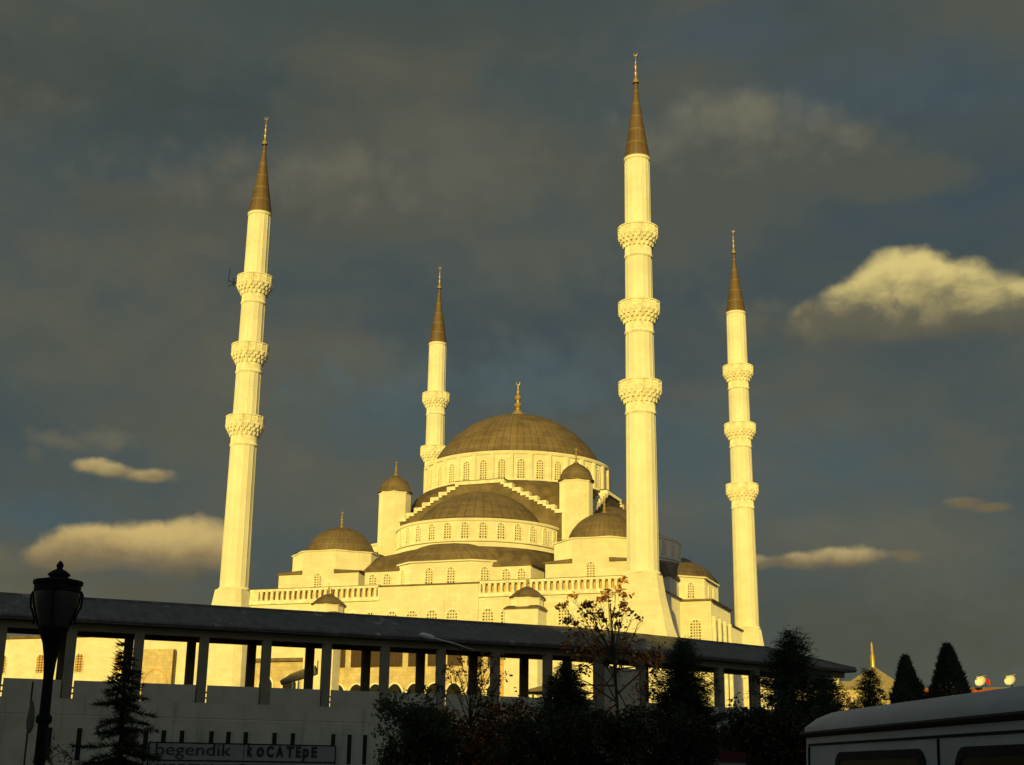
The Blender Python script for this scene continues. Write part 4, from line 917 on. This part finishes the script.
for s in (.85, 3.75):
    for side in (0, 1):
        n_ = .10 if side == 0 else VW-.10; m = MB()
        c = vp(s, n_, .33); rs_ = []
        for rr_, off_ in ((.17, -.09), (.30, -.095), (.33, -.07), (.33, .07), (.30, .095), (.17, .09)):
            rs_.append([c+ds*rr_*cos(2*pi*k/28)+Vector((0, 0, rr_*sin(2*pi*k/28)))+dn*off_ for k in range(28)])
        m.rings(rs_, True, False, False); wh = m.build('wheel', rubber, van, c, 40)
        m = MB(); m.rings([[c+ds*rr_*cos(2*pi*k/28)+Vector((0, 0, rr_*sin(2*pi*k/28)))+dn*off_ for k in range(28)] for rr_, off_ in ((.175, -.085), (.15, -.05), (.05, -.06), (.01, -.06), (.01, .06), (.05, .06), (.15, .05), (.175, .085))], True, False, False); m.build('rim', chrome, wh, c, 40)
m = MB(); 
for n_ in (.15, VW-.15): m.ball(vp(-.0, n_, .95), .06)
m.build('lamp', red, van, VO, 40)

# ------------------------------------------------------------------ lantern post, close by on the left
LD = 12.7; lp = at(56.5, 600, LD); lx, ly = lp.x, lp.y
def lz(py): 
    k = LD; return at(56, py, LD).z
zA, zB_ = lz(627), lz(590)
lam = thing('street_lamp', (lx, ly, 0), 'black ornate lantern post with frosted urn-shaped lamp at the left edge', 'street lamp')
m = MB(); m.lathe([(.20, 0), (.20, .12), (.15, .16), (.15, .55), (.10, .65), (.075, .75), (.056, .9), (.050, 2.0), (.046, 2.52)], 16, (lx, ly))
m.lathe([(.06, .88), (.085, .9), (.085, .96), (.06, .98)], 16, (lx, ly)); m.lathe([(.06, 2.08), (.072, 2.1), (.072, 2.14), (.06, 2.16)], 16, (lx, ly))
m.lathe([(.046, 2.5), (.055, zA-.34), (.066, zA-.26), (.085, zA-.16), (.118, zA-.07), (.142, zA-.03), (.142, zA-.01), (.13, zA)], 20, (lx, ly), cap1=True); m.build('post', iron, lam, (lx, ly, 0), 40)

m = MB(); m.lathe([(.128, zA), (.15, zA+.06), (.182, zA+.17), (.203, zA+.27), (.209, zB_)], 24, (lx, ly)); m.build('lamp_glass', frost, lam, (lx, ly, zA), 60)
zC, zD = lz(580), lz(559)
m = MB(); m.lathe([(.20, zB_-.03), (.214, zB_-.015), (.214, zC-.045), (.226, zC-.04), (.23, zC-.012), (.222, zC-.002), (.15, zC+.012), (.085, zC+.030), (.085, zC+.040), (.105, zC+.05), (.10, zC+.065), (.06, zC+.095), (.03, zC+.11), (.02, zC+.13)], 24, (lx, ly), cap0=True)
m.lathe([(.016, zC+.12), (.024, zD-.075), (.034, zD-.055), (.032, zD-.035), (.016, zD-.012), (.004, zD)], 12, (lx, ly)); m.build('lamp_cap', iron, lam, (lx, ly, zC), 40)
for k in range(4):
    a = YAW*-1+R(10)+k*pi/2-pi/2; ca, sa = cos(a), sin(a)
    m = MB(); m.tube([(lx+r_*ca, ly+r_*sa, z) for r_, z in ((.135, zA), (.162, zA+.07), (.197, zA+.19), (.216, zA+.29), (.218, zB_-.02))], .009, 6); m.build('rib', iron, lam, (lx, ly, zA), 40)
for sgn in (-1, 1):
    m = MB(); pts = [Vector((lx, ly, 0))+vx*sgn*r_+Vector((0, 0, z)) for r_, z in ((.225, zB_-.01), (.245, zB_-.05), (.235, zB_-.16), (.215, zA+.14), (.19, zA+.07), (.2, zA+.02))]
    m.tube(pts, .010, 6); m.build('scroll_bracket', iron, lam, (lx, ly, zA), 40)

# ------------------------------------------------------------------ apartment blocks added out of view behind the viewer, sized to shade the street
def shade_flats(x0, x1, y0, y1, H, lab):
    t = thing('shade_building', ((x0+x1)/2, y1, 0), lab, 'building', 'added apartment blocks that shade the street')
    m = MB(); m.box(x0, x1, y0, y1, 0, H); m.build('wall', block, t, ((x0+x1)/2, y1, 0), 0)
    m = MB(); m.box(x0-.3, x1+.3, y0-.3, y1+.3, H+.002, H+.5); m.build('roof', conc, t, ((x0+x1)/2, y1, H), 0)
    for fl_ in range(int(H/3.2)):
        m = MB()
        for k in range(int((x1-x0)/4)):
            m.box(x0+1.2+4*k, x0+3+4*k, y1+.004, y1+.06, 1.2+3.2*fl_, 2.7+3.2*fl_)
        m.build('window_row', glass, t, ((x0+x1)/2, y1, 3.2*fl_), 0)
shade_flats(28, 62, -276, -262, 36, 'added unseen apartment block behind the camera for shade, left of the others')
shade_flats(62.4, 80, -277, -262, 33.7, 'added unseen apartment block straight behind the camera for shade, slightly lower')
shade_flats(80.4, 150, -277, -262, 39, 'added unseen wide apartment block behind the camera for shade, the tallest')
